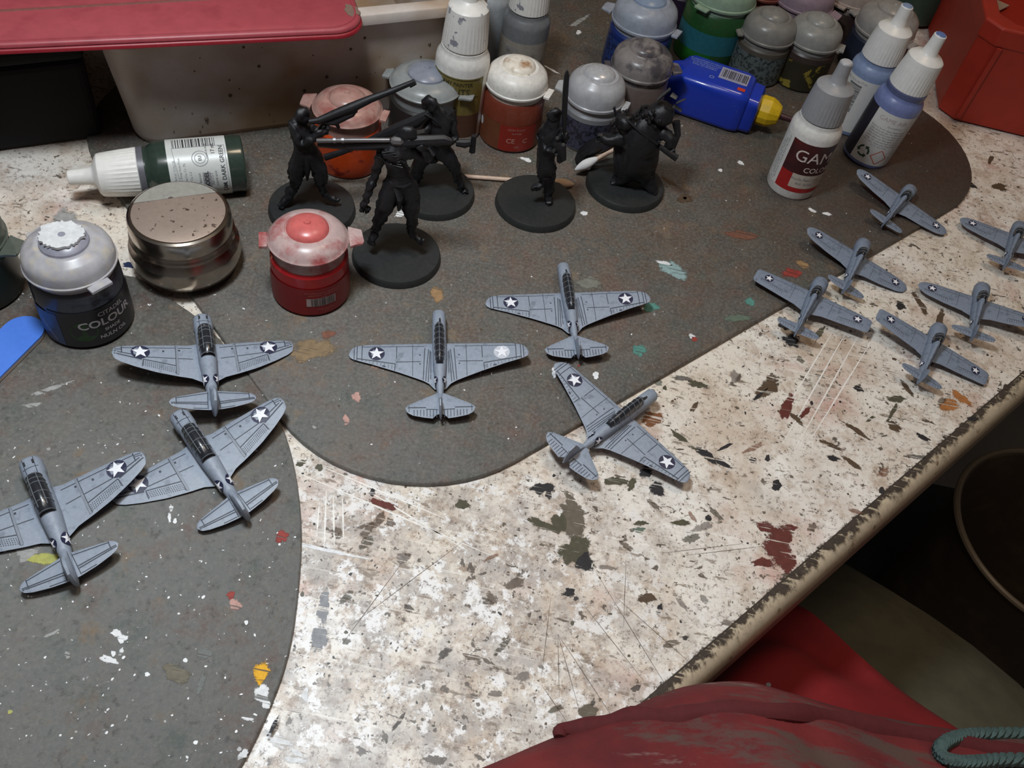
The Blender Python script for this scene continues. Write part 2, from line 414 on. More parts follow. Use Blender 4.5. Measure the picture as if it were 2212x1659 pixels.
def pick(poly, z, box, neg=()):
    def g(q):
        while True:
            px = q.uniform(box[0], box[2]); py = q.uniform(box[1], box[3]); c = P(px, py, z)
            if inpoly(c.x, c.y, poly) and not any(inpoly(c.x, c.y, p) for p in neg): return px, py
    return g
flecks(mat1, -.03, 420, pick([(x*.99, y) for x, y in M1], -.03, (-60, 600, 650, 1700), (M2,)), (PW, PGR, PW), 3, .012, .04)
flecks(mat2, 0., 520, pick(M2, 0., (430, 0, 2120, 1010)), (PW, PGR, PBR), 4, .012, .04)

DK = [(-60, -20), (e0.x, e0.y), (e1.x, e1.y), (60, 66), (-60, 66)]
spots(desk, ZD, [ # the large stains, w x h in photograph pixels
    (282,573,30,12,0,plain('paint_navy',(.02,.03,.08),.5)),    (1238,1120,44,110,-8,plain('paint_dry_olive',(.14,.115,.085),.7)),(1240,1190,60,70,30,POL),(1175,1135,70,18,25,POL),(1262,1212,46,40,20,PBK),(1212,1128,40,36,0,POL),(1172,1055,44,26,0,PBK),(1185,1068,16,20,0,PBK),
    (1683,1180,56,90,10,PMR),(1660,1140,60,24,20,PMR),(1648,1215,40,20,0,PMR),(1705,1140,36,12,10,PMR),(1700,1215,40,40,0,PMR),(1530,985,70,16,35,PBK),(1475,950,60,12,40,POL),(1560,1000,40,12,30,PBK),(1567,965,40,7,-25,PBK),
    (1677,1048,22,20,0,PBK),(1625,995,16,14,30,PBK),(1658,990,10,12,0,PBK),(1800,990,28,12,15,PBK),(1420,1057,36,26,40,PBK),(1395,1020,30,26,50,PBK),(1330,1040,60,16,5,POL),(1365,1045,16,30,20,POL),
    (1230,1280,24,20,-20,PBK),(1244,1293,10,8,0,PBK),(1395,1293,36,24,10,PBR),(1425,1315,14,22,30,PBK),(1270,1537,46,30,10,plain('paint_dry_olive',(.14,.115,.085),.7)),(1530,1120,16,14,0,PBK),(1000,1090,30,20,15,POL),(1070,1500,30,20,0,plain('paint_smoke',(.24,.21,.19),.6)),
    (870,1206,26,22,0,plain('paint_smoke',(.24,.21,.19),.6)),(805,1063,14,16,0,PBK),(830,1090,60,16,20,PMR),(650,1000,20,14,0,POL),(690,1010,14,14,0,POL),(1480,1378,12,8,0,PBK),(1710,735,36,26,10,PBK),(1695,700,34,22,30,PBK),
    (1770,720,34,12,-60,POL),(1840,1000,60,9,35,PBR),(1795,962,8,60,-65,PBR),(1960,840,44,10,55,PBR),(1935,862,40,14,5,POL),(1928,890,50,8,-60,POL),(1880,905,24,8,-30,POL),(1855,840,26,10,20,PBK),(1905,1060,12,14,0,PBK),
    (1995,945,30,10,30,PBK),(1990,660,60,12,55,PBR),(2030,690,16,40,15,PBR),(1945,660,24,16,20,PBK),(1660,835,60,34,-35,PBR),(1645,850,60,8,-40,PBK),(1505,830,44,14,10,POL),(1420,825,24,14,40,plain('paint_sage',(.20,.20,.17),.6)),
    (1436,838,8,8,0,POL),(1500,880,12,26,30,PBR),(2075,860,20,50,-55,plain('paint_orange',(.40,.16,.05),.6)),(2050,875,40,26,0,plain('paint_orange',(.40,.16,.05),.6)),(1410,905,44,30,-10,plain('paint_orange_brown',(.20,.08,.035),.6)),
    (1740,890,30,12,-50,PMR),(1700,880,20,60,20,PMR),(1720,905,40,10,40,PBR),(1850,930,70,10,35,PBR),(1930,920,40,16,40,PBR),(2100,905,24,10,0,PBK),(1470,1130,40,14,0,POL),(1385,1130,30,10,0,POL),(1380,1145,26,12,0,plain('paint_dull_green',(.13,.17,.13),.6)),
    (690,1185,220,7,12,PW),(600,1600,60,30,30,PW),(640,1640,50,20,0,PW),(700,1310,24,70,8,plain('paint_smoke_blue',(.30,.31,.33),.6)),(690,1380,34,60,0,plain('paint_smoke_blue',(.30,.31,.33),.6)),(2100,400,24,8,30,PBK),(2160,405,34,14,25,PBR),
    (2140,345,10,20,30,PBR),(2050,440,50,8,25,PBR),(640,1625,30,12,40,PW),(660,1500,14,30,0,PW),(1660,1480,10,10,0,PBK)], 'paint_stain', .008)
q_ = random.Random(77); g_ = pick(DK, ZD, (700, 760, 2212, 1560), (M1, M2)); ex_ = []
for _ in range(44):
    x_, y_ = g_(q_); ex_.append((x_, y_, q_.uniform(18, 52), q_.uniform(8, 20), q_.uniform(-60, 60), q_.choice((PBR, PBR, PBR, POL, POL, PBK, plain('paint_smoke',(.24,.21,.19),.6), plain('paint_rust_wash',(.26,.12,.07),.6)))))
spots(desk, ZD, ex_, 'paint_stain', .007, .55)
flecks(desk, ZD, 380, pick(DK, ZD, (600, 700, 2212, 1659), (M1, M2)), (PBK, PBR, POL, plain('paint_smoke',(.24,.21,.19),.6)), 9, .012, .05, 'paint_flecks', .006)
flecks(desk, ZD, 200, pick(DK, ZD, (1600, 280, 2212, 900), (M1, M2)), (PBK, PBR), 10, .012, .06, 'paint_flecks', .006)
# dirt gathered along the moulding seam
mb = MB(); core = []; NS = 260; vs = []
for k in range(NS+1):
    p = e0+(e1-e0)*k/NS; w_ = .5+.5*noise.noise(Vector((k*.31, 3, 0)))
    for off, c_ in ((-.24*w_-.03, 0.), (-.04, .26), (.06, .52), (.20, .36), (.34+.34*w_, 0.)):
        q2 = p+en*off; vs.append((q2.x, q2.y, ZD+.006 if off < .1 else ZD+.006-.30*(off-.1)**2)); core.append(c_)
mb.add(vs, [(k*5+j, (k+1)*5+j, (k+1)*5+j+1, k*5+j+1) for k in range(NS) for j in range(4)])
o = mesh_obj('seam_grime', mb, ragged((.06,.045,.035), 'seam', .7), desk)
at = o.data.attributes.new('core', 'FLOAT', 'POINT'); at.data.foreach_set('value', core)
mb = MB(); mb.prism([tuple(e0-en*.015), tuple(e1-en*.015), tuple(e1+en*.025), tuple(e0+en*.025)][::-1], ZD-.02, ZD+.004)
mesh_obj('seam_line', mb, M_BLACKGRIME, desk, smooth=False)
# knife cuts: long thin raised burrs, pale and dark
def cut(parent, lst, mt_, wd=.014, name='knife_scratch'):
    for (x0, y0, x1, y1) in lst:
        a = P(x0, y0, ZD); b = P(x1, y1, ZD); d = (b-a).normalized(); n_ = Vector((-d.y, d.x, 0))*wd
        mesh_obj(name, MB().prism([(a-n_*.3)[:2], (a*.5+b*.5-n_)[:2], (b-n_*.3)[:2], (b+n_*.3)[:2], (a*.5+b*.5+n_)[:2], (a+n_*.3)[:2]], ZD-.01, ZD+.007), mt_, parent, smooth=False)
PSC = paint('pale_scratch', (.86, .83, .78))
cut(desk, [(1352,1210,1347,1355),(1205,1370,1208,1505),(1205,1370,1330,1560),(1205,1370,1250,1530),(1170,1480,1225,1560),(1290,1240,1450,1500),(1330,1290,1500,1440),(1190,1290,1170,1460),(1255,1300,1390,1470),(1600,1175,1430,1195),(1650,1180,1480,1200),
    (880,1200,740,1390),(1000,1170,760,1350)], plain('scratch_dark', (.10, .075, .06), .7), .008)
cut(desk, [(1835,705,1690,960),(1860,715,1715,975),(1890,725,1745,960),(1800,715,1700,880),(760,1040,1010,1190),(640,1020,1060,1200),(700,1010,960,1120),(705,1060,700,1190),(720,1070,722,1180),(740,1075,742,1165),(690,1085,684,1160),(1265,700,1000,700)][:-1], PSC, .028, 'knife_scratch')

# floor and room shell beyond the desk
M_FLOOR = plain('dark_floor', (.020, .017, .016), .75, var=.3, scale=.3)
struct(mesh_obj('floor', MB().prism([(-130, -130), (190, -130), (190, 190), (-130, 190)], -62, -60), M_FLOOR, smooth=False))
M_WALL = plain('dim_wall', (.30, .26, .22), .8, scale=.2)
struct(mesh_obj('wall_back', MB().prism([(-60, 66.2), (190, 66.2), (190, 68), (-60, 68)], -60, 100), M_WALL, smooth=False))

# ---------------------------------------------------------------- lettering wrapped on round walls
DG = None
def text_mesh(s, size, bold=0.0, shear=0.):
    c = bpy.data.curves.new('t', 'FONT'); c.body = s; c.size = size; c.align_x = 'CENTER'; c.align_y = 'CENTER'; c.offset = bold; c.shear = shear; c.resolution_u = 3
    o = bpy.data.objects.new('t', c); COL.objects.link(o)
    bpy.context.view_layer.update()
    me = bpy.data.meshes.new_from_object(o.evaluated_get(bpy.context.evaluated_depsgraph_get()))
    vs = [tuple(v.co) for v in me.vertices]; fs = [tuple(p.vertices) for p in me.polygons]
    bpy.data.objects.remove(o); bpy.data.curves.remove(c); bpy.data.meshes.remove(me)
    return vs, fs
def wrap(vs, fs, Rr, a0, z0, rot=0., lift=.006):
    """lay flat shapes (u right, v up) on a cylinder of radius Rr; a0 = angle of the centre, -pi/2 faces the viewer"""
    out = []
    cr, sr = math.cos(rot), math.sin(rot)
    for (u, v, *_r) in vs:
        x = u*cr-v*sr; y = u*sr+v*cr
        a = a0+x/Rr
        out.append(((Rr+lift)*math.cos(a), (Rr+lift)*math.sin(a), z0+y))
    return out, fs
def lettering(parent, items, mt_, name='lettering', lift=.008):
    mb = MB()
    for (s, size, Rr, a0, z0, rot, *ex) in items:
        vs, fs = text_mesh(s, size, ex[0] if ex else .0)
        if len(ex) > 1: vs = [(x*ex[1], y, z) for x, y, z in vs]
        v2, f2 = wrap(vs, fs, Rr, a0, z0, rot, lift); mb.add(v2, f2)
    return mesh_obj(name, mb, mt_, parent, smooth=False)
def band(Rr, a0, a1, z0, z1, lift=.004, n=18):
    mb = MB(); rows = []
    for z in (z0, z1):
        rows.append([((Rr+lift)*math.cos(a0+(a1-a0)*i/n), (Rr+lift)*math.sin(a0+(a1-a0)*i/n), z) for i in range(n+1)])
    return mb.grid(rows)
def wline(mb, x0, y0, x1, y1, w, Rr, a0, z0, rot=0., lift=.009, n=8):
    """a flat bar from (x0,y0) to (x1,y1), cut into short pieces so that it hugs the curve"""
    L = math.hypot(x1-x0, y1-y0); nx, ny = -(y1-y0)/L*w/2, (x1-x0)/L*w/2
    vs = []
    for i in range(n+1):
        x = x0+(x1-x0)*i/n; y = y0+(y1-y0)*i/n; vs += [(x-nx, y-ny), (x+nx, y+ny)]
    v2, f2 = wrap(vs, [(2*i, 2*i+2, 2*i+3, 2*i+1) for i in range(n)], Rr, a0, z0, rot, lift); mb.add(v2, f2)
def bars(Rr, a0, z0, w_, h_, n, seed, rot=0., lift=.008):
    q = random.Random(seed); mb = MB(); x = -w_/2
    while x < w_/2:
        b = q.choice((.25, .4, .7))*w_/n
        wline(mb, x+b/2, -h_/2, x+b/2, h_/2, b, Rr, a0, z0, rot, lift)
        x += b+q.choice((.25, .4, .6))*w_/n
    return mb
def flat_poly(pts, Rr, a0, z0, rot=0., lift=.008):
    v2, f2 = wrap(pts, [tuple(range(len(pts)))], Rr, a0, z0, rot, lift); return MB().add(v2, f2)
def ring2d(r0, r1, n=28, a=0, b=2*PI):
    vs = []; fs = []
    for i in range(n+1):
        t = a+(b-a)*i/n; vs += [(r0*math.cos(t), r0*math.sin(t)), (r1*math.cos(t), r1*math.sin(t))]
    for i in range(n): fs.append((2*i, 2*i+1, 2*i+3, 2*i+2))
    return vs, fs
INK = plain('ink_black', (.04, .04, .045), .6); INKW = plain('ink_white', (.62, .60, .60), .5); INKG = plain('ink_grey', (.25, .25, .27), .6)

# ---------------------------------------------------------------- hinged-lid paint pots
def pot(x, y, label, jar_m, lid_m, S=1., hinge=0., group=None, z=0., tall=1., cap_m=None, extra=None, tilt=(0,0), name='paint_pot', paint_m=None, closed=True, style='dome', lh=1.):
    t = thing(name, label, 'paint pot', (x, y, z), (tilt[0], tilt[1], 0), group)
    flip = style == 'flip'
    H1 = (1.80 if flip else 1.72)*tall
    jar = [(1.16*S,0),(1.27*S,.05),(1.31*S,.16),(1.30*S,.5*H1),(1.27*S,H1*.95),(1.20*S,H1)]
    mesh_obj('jar', MB().lathe(jar, 48), jar_m, t)
    hc = .50 if flip else .24
    col = [(1.12*S,H1-.02),(1.17*S,H1),(1.17*S,H1+hc),(1.12*S,H1+hc+.02)]
    mesh_obj('collar', MB().lathe(col, 48), lid_m, t)
    z1 = H1+hc
    if flip:
        lid = [(1.14*S,z1),(1.30*S,z1+.02),(1.315*S,z1+.08),(1.26*S,z1+.13),(1.24*S,z1+.20),(1.12*S,z1+.34),(.95*S,z1+.44),(.78*S,z1+.50),(.74*S,z1+.50),(.72*S,z1+.47),(.68*S,z1+.47)]; zb = z1+.46
    else:
        lid = [(1.20*S,z1),(1.30*S,z1+.02),(1.31*S,z1+.12),(1.27*S,z1+.16),(1.26*S,z1+.50),(1.20*S,z1+.74),(1.04*S,z1+.94),(.86*S,z1+1.04),(.82*S,z1+1.09),(.76*S,z1+1.10),(.70*S,z1+1.06)]; zb = z1+1.04
    zb = z1+(zb-z1)*lh; lid = [(r, z1+(z_-z1)*lh) for r, z_ in lid]
    mesh_obj('lid', MB().lathe(lid, 48), lid_m, t)
    dome = [(.69*S,zb),(.67*S,zb+.09),(.55*S,zb+.20),(.33*S,zb+.27),(.12*S,zb+.29),(.10*S,zb+.33),(.03*S,zb+.34)]
    mesh_obj('lid_button', MB().lathe(dome, 36), cap_m or lid_m, t)
    # hinge and thumb tab
    for a, w_, l_, nm in ((hinge, .42, .42, 'thumb_tab'), (hinge+PI, .34, .20, 'hinge')):
        c, s = math.cos(a), math.sin(a)
        r0 = 1.30*S; r1 = (1.36+l_)*S
        def q(r, u, zz): return (r*c-u*s, r*s+u*c, zz)
        if nm == 'thumb_tab':
            out = [(r0,-w_*1.15),(r0+.2,-w_*.95),(r1-.05,-w_*.8),(r1,-w_*.55),(r1-.03,w_*.55),(r1-.05,w_*.8),(r0+.2,w_*.95),(r0,w_*1.15)]
        else: out = [(r0,-w_),(r1,-w_),(r1,w_),(r0,w_)]
        n = len(out)
        mbb = MB().add([q(r, u, z1-.02) for r, u in out]+[q(r, u, z1+.09-(.02 if r > r0+.3 else 0)) for r, u in out],
            [tuple(range(n-1,-1,-1)), tuple(range(n, 2*n))]+[(i, (i+1) % n, (i+1) % n+n, i+n) for i in range(n)])
        mesh_obj(nm, mbb, lid_m, t, bevel=.02, smooth=False)
    if extra: extra(t, 1.31*S, H1)
    return t
LIDCL = lambda nm, c, **k: frosted('lid_'+nm, c, **k)
def a_of(x, y, off=0.): return math.atan2(-y, -x)+off      # angle on a pot's wall that faces the camera foot

# red pot in front
def ex_red(t, Rr, H1):
    a = a_of(-7.44, 21.04)
    mesh_obj('label', band(Rr, a-1.5, a+1.2, .12, 1.30), plain('label_red', (.24,.010,.012), .4, dirt=(.17,.016,.012)), t)
    bc = mesh_obj('barcode', band(Rr, a-.14, a+.62, .52, .88, .008), plain('barcode_ground', (.45,.36,.34), .5), t)
    mesh_obj('bars', bars(Rr, a+.27, .70, .80, .34, 26, 3, lift=.012), INK, bc, smooth=False)
    lettering(t, [('MIX THOROUGHLY BEFORE USE', .085, Rr, a+.28, 1.12, 0), ('NON TOXIC  WATER BASED', .08, Rr, a+.30, 1.02, 0), ('12 ML', .08, Rr, a+.30, .93, 0), ('MADE IN FRANCE', .07, Rr, a+.34, .36, 0), ('99189', .06, Rr, a+.36, .28, 0)], plain('ink_pink', (.50,.16,.15), .5), lift=.012)
pot(-7.44, 21.04, 'deep red paint pot with a pinkish flip lid and a barcode',
    plain('jar_red', (.36, .010, .014), .32, coat=.3), LIDCL('pink', (.60, .44, .42), see=.22, dirt=(.42,.10,.10), dirt_t=(.50,.66), dscale=1.2), 1.0, hinge=.35, extra=ex_red, style='flip',
    cap_m=frosted('button_red', (.62, .14, .13), see=.08, dirt=(.50,.22,.20)))
# black wash pot on the left
def ex_wash(t, Rr, H1):
    a = a_of(-13.86, 18.03)
    mesh_obj('label', band(Rr, a-.95, a+1.5, .10, 1.62), plain('label_black', (.018,.018,.022), .35), t)
    mesh_obj('colour_panel', band(Rr, a-1.5, a-.72, .12, 1.5, .008), plain('label_blue', (.05,.085,.20), .4), t)
    g = MB(); vs, fs = ring2d(.0, .42, 24); v2, f2 = wrap(vs, fs, Rr, a-.22, .78, 0, .007); g.add(v2, f2)
    mesh_obj('emblem', g, plain('label_green', (.02,.06,.018), .5), t, smooth=False)
    lettering(t, [('CITADEL', .23, Rr, a+.50, 1.36, 0, .003), ('COLOUR', .42, Rr, a+.36, 1.02, 0, .010, 1.05), ('SHADE', .17, Rr, a+.42, .68, 0, .004), ('NULN OIL', .20, Rr, a+.42, .42, 0, .004)], plain('ink_silver', (.50,.48,.50), .5), lift=.013)
    lettering(t, [('SHADE', .17, Rr, a-1.1, .82, -1.2, .002), ('WASH', .14, Rr, a-.98, .46, -1.1, .002)], plain('ink_blue_white', (.40,.46,.62), .5), lift=.014)
    mb = MB(); mb.prism(blob(-.02, .02, .60, .58, .2, 8, 60, .07), 3.50, 3.585)
    mesh_obj('dried_paint', mb, paint('crusted_white', (.66,.67,.68), .4), t)
pot(-13.75, 17.85, 'black paint pot with COLOUR on its label and crusted white lid', plain('jar_wash', (.028,.030,.040), .25, coat=.4),
    LIDCL('grey_violet', (.50, .49, .52), see=.25, dirt=(.62,.56,.46), dirt_t=(.5,.7)), 1.03, hinge=2.6, tall=1.32, lh=.72, extra=ex_wash, cap_m=frosted('button_violet', (.30,.30,.36), see=.15))
# dark pot cut by the left border
pot(-17.6, 18.2, 'dark green-black paint pot cut off by the left edge, its clear tab raised', plain('jar_greenblack', (.014,.022,.020), .4),
    LIDCL('dark_smoke', (.10, .12, .10), see=.25), 1.08, hinge=.1)
def ex_white(t, Rr, H1):
    a = a_of(-2.28, 32.06)
    mesh_obj('label', band(Rr, a-1.5, a+1.4, .12, 1.35), plain('label_brown', (.15,.045,.018), .5), t)
    mesh_obj('colour_panel', band(Rr, a-.30, a+.95, .14, 1.33, .008), plain('label_brick', (.26,.018,.010), .5), t)
    mesh_obj('price_dot', flat_poly([(.12*math.cos(i*PI/6), .2*math.sin(i*PI/6)) for i in range(12)], Rr, a-1.15, .95), INKW, t, smooth=False)
    lettering(t, [('NON TOXIC', .13, Rr, a+.25, 1.15, 0), ('WATER', .12, Rr, a+.25, .98, 0), ('CE', .30, Rr, a+.08, .62, 0, .004), ('C', .30, Rr, a+.56, .62, 0, .004), ('UK', .15, Rr, a+.3, .34, 0)], plain('ink_rose', (.45,.22,.18), .5), lift=.013)
pot(-2.28, 32.0, 'brown-red paint pot with a speckled white domed lid', plain('jar_brown', (.17,.035,.018), .35, coat=.3),
    plain('lid_white', (.74,.71,.66), .4, dirt=(.10,.09,.08), dirt_t=(.66,.69), dscale=2.6), .97, hinge=PI-.2, tall=1.28, lh=.78, extra=ex_white, cap_m=plain('button_white_rust', (.78,.72,.62), .4, dirt=(.36,.18,.08), dirt_t=(.55,.7), dscale=1.4))
pot(-8.17, 28.3, 'bright orange paint pot with a pink flip lid, behind the black rifles', plain('jar_orange', (.50,.055,.008), .35, coat=.2, dirt=(.20,.012,.006), dirt_t=(.55,.62), dscale=1.6),
    LIDCL('salmon', (.46,.27,.23), see=.12, dirt=(.34,.12,.10), dirt_t=(.5,.66), dscale=1.), 1.0, hinge=PI, z=0., style='flip')
def ex_dk(seed, colp=(.2,.2,.2)):
    def f(t, Rr, H1):
        p = t.location/U; a = a_of(p.x, p.y)
        mesh_obj('label', band(Rr, a-1.2, a+1.2, .14, H1*.85), plain('label_%d' % seed, colp, .5, dirt=tuple(c*.3 for c in colp), dirt_t=(.5,.55)), t)
    return f
pot(-5.75, 31.1, 'dark paint pot with a blue-grey lid, left of the PAINTS bottle', plain('jar_black', (.030,.026,.024), .4), LIDCL('blue_grey', (.36,.38,.38), see=.3), 1.12, hinge=-.1, tall=.95, style='flip', cap_m=frosted('button_slate', (.26,.28,.34), see=.1))
pot(.92, 33.0, 'silver paint pot with a pearly grey lid, behind the upright black blade', plain('jar_silver', (.26,.26,.27), .35, .2), LIDCL('pearl', (.46,.46,.48), see=.12), .95, hinge=PI-.2, tall=1.0, extra=ex_dk(1, (.05,.05,.08)), cap_m=plain('button_pearl', (.50,.50,.52), .25, .2))
pot(2.60, 34.9, 'brown paint pot with a smoky domed lid beside the blue glue bottle', plain('jar_umber', (.12,.09,.08), .4), LIDCL('smoke', (.28,.25,.24), see=.2, dirt=(.09,.08,.09), dirt_t=(.48,.60), dscale=1.2), 1.0, hinge=.3, tall=1.35, lh=.85)
pot(2.50, 39.3, 'royal blue paint pot with a large blue-tinted clear lid', plain('jar_royal', (.010,.028,.16), .35, coat=.3), LIDCL('ice', (.42,.46,.54), see=.28), 1.15, hinge=2.8, tall=1.18, extra=ex_dk(3, (.015,.04,.17)), cap_m=frosted('button_ice', (.28,.36,.50), see=.2))
def ex_green(t, Rr, H1):
    p = t.location/U; a = a_of(p.x, p.y)
    mesh_obj('label', band(Rr, a-1.3, a+.2, .06, .75), plain('label_bright_green', (.010,.12,.012), .5), t)
    mesh_obj('colour_panel', band(Rr, a-1.3, a+1.3, .75, 1.75, .004), plain('label_teal', (.02,.13,.17), .45), t)
pot(5.95, 41.9, 'tall green and teal paint pot with a pale green lid at the back', plain('jar_green', (.015,.075,.018), .4, coat=.3), LIDCL('mint', (.32,.44,.32), see=.2), 1.22, hinge=1., tall=1.5, extra=ex_green)
pot(4.3, 44.6, 'near-black violet paint pot between the blue pot and the green pot', plain('jar_violet', (.022,.012,.03), .4), LIDCL('black', (.04,.035,.05), see=.1), 1.1, hinge=1.)
pot(8.35, 40.9, 'brown-grey paint pot with a dusty lid, directly behind the yellow cap', plain('jar_taupe', (.09,.075,.06), .5), LIDCL('dusty', (.28,.27,.25), see=.25), .98, hinge=.25, extra=ex_dk(5, (.10,.12,.12)), tall=1.05, lh=.9)
def ex_yel(t, Rr, H1):
    p = t.location/U; a = a_of(p.x, p.y)
    mesh_obj('label', band(Rr, a-1.2, a+1.2, .10, 1.45), plain('label_gold_black', (.028,.024,.012), .45, dirt=(.26,.20,.03), dirt_t=(.56,.60), dscale=1.3), t)
pot(10.55, 41.3, 'paint pot with a black and gold label and white scrap on its lid', plain('jar_dark', (.05,.035,.03), .4), LIDCL('fog', (.36,.36,.34), see=.25), .98, hinge=2.9, extra=lambda t, Rr, H1: (ex_yel(t, Rr, H1),
    mesh_obj('paper_scrap', MB().prism([(-.1,.62),(.18,.25),(.62,.05),(.72,.32),(.35,.50),(.12,.8)], 2.99, 3.03), plain('scrap_white', (.62,.64,.64), .5), t, smooth=False)), tall=1.05, lh=.9)
pot(8.1, 45.4, 'brick red paint pot at the top of the picture, behind the brown-grey pot', plain('jar_brick', (.16,.03,.02), .45), LIDCL('brick', (.22,.06,.045), see=.1), 1.1, hinge=1.)
pot(10.3, 45.0, 'violet paint pot with a mauve lid, behind the black and gold pot', plain('jar_mauve', (.10,.03,.09), .45), LIDCL('mauve', (.34,.25,.30), see=.15, dirt=(.26,.09,.10)), 1.15, hinge=-.5)
pot(13.0, 46.6, 'dark brown paint pot with a beige lid, beside the violet pot', plain('jar_coffee', (.05,.03,.025), .45), LIDCL('beige', (.42,.34,.30), see=.12), 1.1, hinge=1.)
pot(14.3, 43.9, 'dark paint pot with a large clear lid, behind the pair of blue bottles', plain('jar_navy', (.02,.025,.045), .45), LIDCL('stone', (.40,.38,.36), see=.25), 1.15, hinge=2.4)
pot(17.3, 50.6, 'paint pot with a pale green-grey lid, against the red crate', plain('jar_moss', (.03,.06,.045), .45), LIDCL('celadon', (.30,.36,.35), see=.2), 1.2, hinge=2.4)

# ---------------------------------------------------------------- dropper bottles
def bottle(x, y, label, body_m, cap_m, S=1., tilt=(0,0,0), z=0., extra=None, group=None, tip_m=None, collar_m=None, M=None):
    t = thing('dropper_bottle', label, 'paint bottle', (x, y, z), (0,0,0), group)
    if M is not None: t.matrix_world = M
    else: t.rotation_euler = tilt
    Rr = 1.03*S
    body = [(.92*S,0),(1.0*S,.04),(1.03*S,.12),(1.03*S,2.92),(1.0*S,3.08),(.90*S,3.24),(.86*S,3.30),(.86*S,3.42)]
    mesh_obj('bottle_body', MB().lathe(body, 48), body_m, t)
    if collar_m: mesh_obj('collar', MB().lathe([(.84*S,3.40),(.88*S,3.42),(.88*S,3.62),(.80*S,3.64)], 40), collar_m, t)
    ribs = lambda i, j: (-.025 if j % 2 else .0) if 1 <= i <= 3 else 0.
    z0 = 3.46 if not collar_m else 3.62
    cp = [(.82*S,z0),(.86*S,z0+.04),(.82*S,z0+.62),(.765*S,z0+1.22),(.74*S,z0+1.34),(.64*S,z0+1.43),(.40*S,z0+1.51),(.32*S,z0+1.60),(.285*S,z0+1.9),(.26*S,z0+2.35),(.235*S,z0+2.38)]
    mesh_obj('cap', MB().lathe(cp, 72, ripple=ribs), cap_m, t)
    if tip_m: mesh_obj('nozzle_tip', MB().lathe([(.225*S,z0+2.37),(.20*S,z0+2.41),(.10*S,z0+2.42)], 24), tip_m, t)
    if extra: extra(t, Rr, -PI/2 if M is not None else a_of(x, y))
    return t
CAPW = plain('cap_white', (.80,.79,.76), .35, var=.05); CAPD = plain('cap_white_dirty', (.74,.72,.68), .4, var=.05, dirt=(.25,.25,.28), dirt_t=(.64,.68), dscale=2.)
LBLW = plain('label_white', (.66,.65,.62), .42, var=.04)
def ex_game(t, Rr, a):
    mesh_obj('label', band(Rr, a-1.6, a+1.5, .42, 2.72), LBLW, t)
    mesh_obj('red_panel', band(Rr, a-.62, a+1.45, .42, 1.30, .008), plain('label_crimson', (.36,.015,.015), .4), t)
    mesh_obj('dark_panel', band(Rr, a-.62, a+1.45, 1.28, 2.72, .009), plain('label_oxblood', (.045,.010,.012), .4, dirt=(.11,.012,.010), dirt_t=(.4,.7), dscale=.7), t)
    mesh_obj('name_panel', band(Rr, a-.08, a+1.45, .64, 1.30, .014), plain('label_cream', (.52,.45,.38), .5), t)
    lettering(t, [('GAME', .74, Rr, a+.66, 2.12, 0, .0), ('COLOR', .34, Rr, a+.80, 1.55, 0, .003)], plain('ink_cream', (.66,.56,.52), .5), lift=.02)
    lettering(t, [('Acrylic Paint 17 ml', .16, Rr, a+.5, 1.08, 0), ('72.0  GLOSS', .14, Rr, a+.5, .86, 0)], INKG, lift=.022)
    lettering(t, [('ACRYLIC COLOR FOR MODELS', .145, Rr, a-.82, 1.6, PI/2), ('MINIATURES AND FIGURES', .145, Rr, a-.96, 1.55, PI/2), ('Non-flammable . water based', .12, Rr, a-1.1, 1.55, PI/2), ('99 x', .12, Rr, a-.95, .52, 0)], INKG)
bottle(9.87, 32.61, 'white dropper bottle with a grey cap and a black and red label', plain('bottle_white', (.70,.68,.64), .35), plain('cap_grey', (.30,.30,.31), .4, var=.06), extra=ex_game, tip_m=plain('tip_pale', (.48,.48,.50), .4))
BLU = plain('bottle_blue', (.17,.21,.42), .35); BLU2 = plain('bottle_blue_pale', (.22,.29,.46), .35)
def ex_rec(t, Rr, a):
    mesh_obj('label', band(Rr, a-.62, a+1.4, .20, 2.72), LBLW, t)
    mesh_obj('dark_panel', band(Rr, a-1.6, a-.60, .20, 2.72, .006), plain('label_ink', (.018,.018,.03), .4), t)
    lettering(t, [('GAME AIR', .28, Rr, a+.25, 2.42, 0, .0)], plain('ink_dust', (.45,.36,.38), .5))
    lettering(t, [('72.0 ACRYLIC', .11, Rr, a+.45, 2.15, 0)]+[(s, .11, Rr, a+.25, 1.98-.12*i, 0) for i, s in enumerate(('Spray or brush, water based acrylic', 'Agite antes de usar. No inflamable', 'Shake well before use. Keep away', 'from children. Rinse brushes with', 'water after use. Bien agiter avant', 'usage. Vor Gebrauch gut mischen', 'Non toxic. Made with care in Spain', '17 ml  0.57 fl oz'))], INKG)
    mb = MB()
    for k in range(3):     # recycling arrows
        b = 2*PI*k/3+PI/2
        vs, fs = ring2d(.19, .27, 8, b+.25, b+1.55); v2, f2 = wrap(vs, fs, Rr, a-.20, .72, 0, .009); mb.add(v2, f2)
        e = b+1.5; c_, s_ = math.cos(e), math.sin(e)
        tri = [(.12*c_, .12*s_), (.34*c_, .34*s_), (.25*math.cos(e+.55), .25*math.sin(e+.55))]
        v2, f2 = wrap(tri, [(0,1,2)], Rr, a-.20, .72, 0, .010); mb.add(v2, f2)
    mesh_obj('recycling_mark', mb, plain('ink_green', (.02,.06,.035), .5), t, smooth=False)
    mb = MB(); d = .36
    for (x0, y0, x1, y1) in ((-d,0,0,d),(0,d,d,0),(d,0,0,-d),(0,-d,-d,0)):
        wline(mb, x0, y0, x1, y1, .04, Rr, a+.52, .66)
    mesh_obj('hazard_mark', mb, plain('ink_hazard', (.55,.14,.10), .5), t, smooth=False)
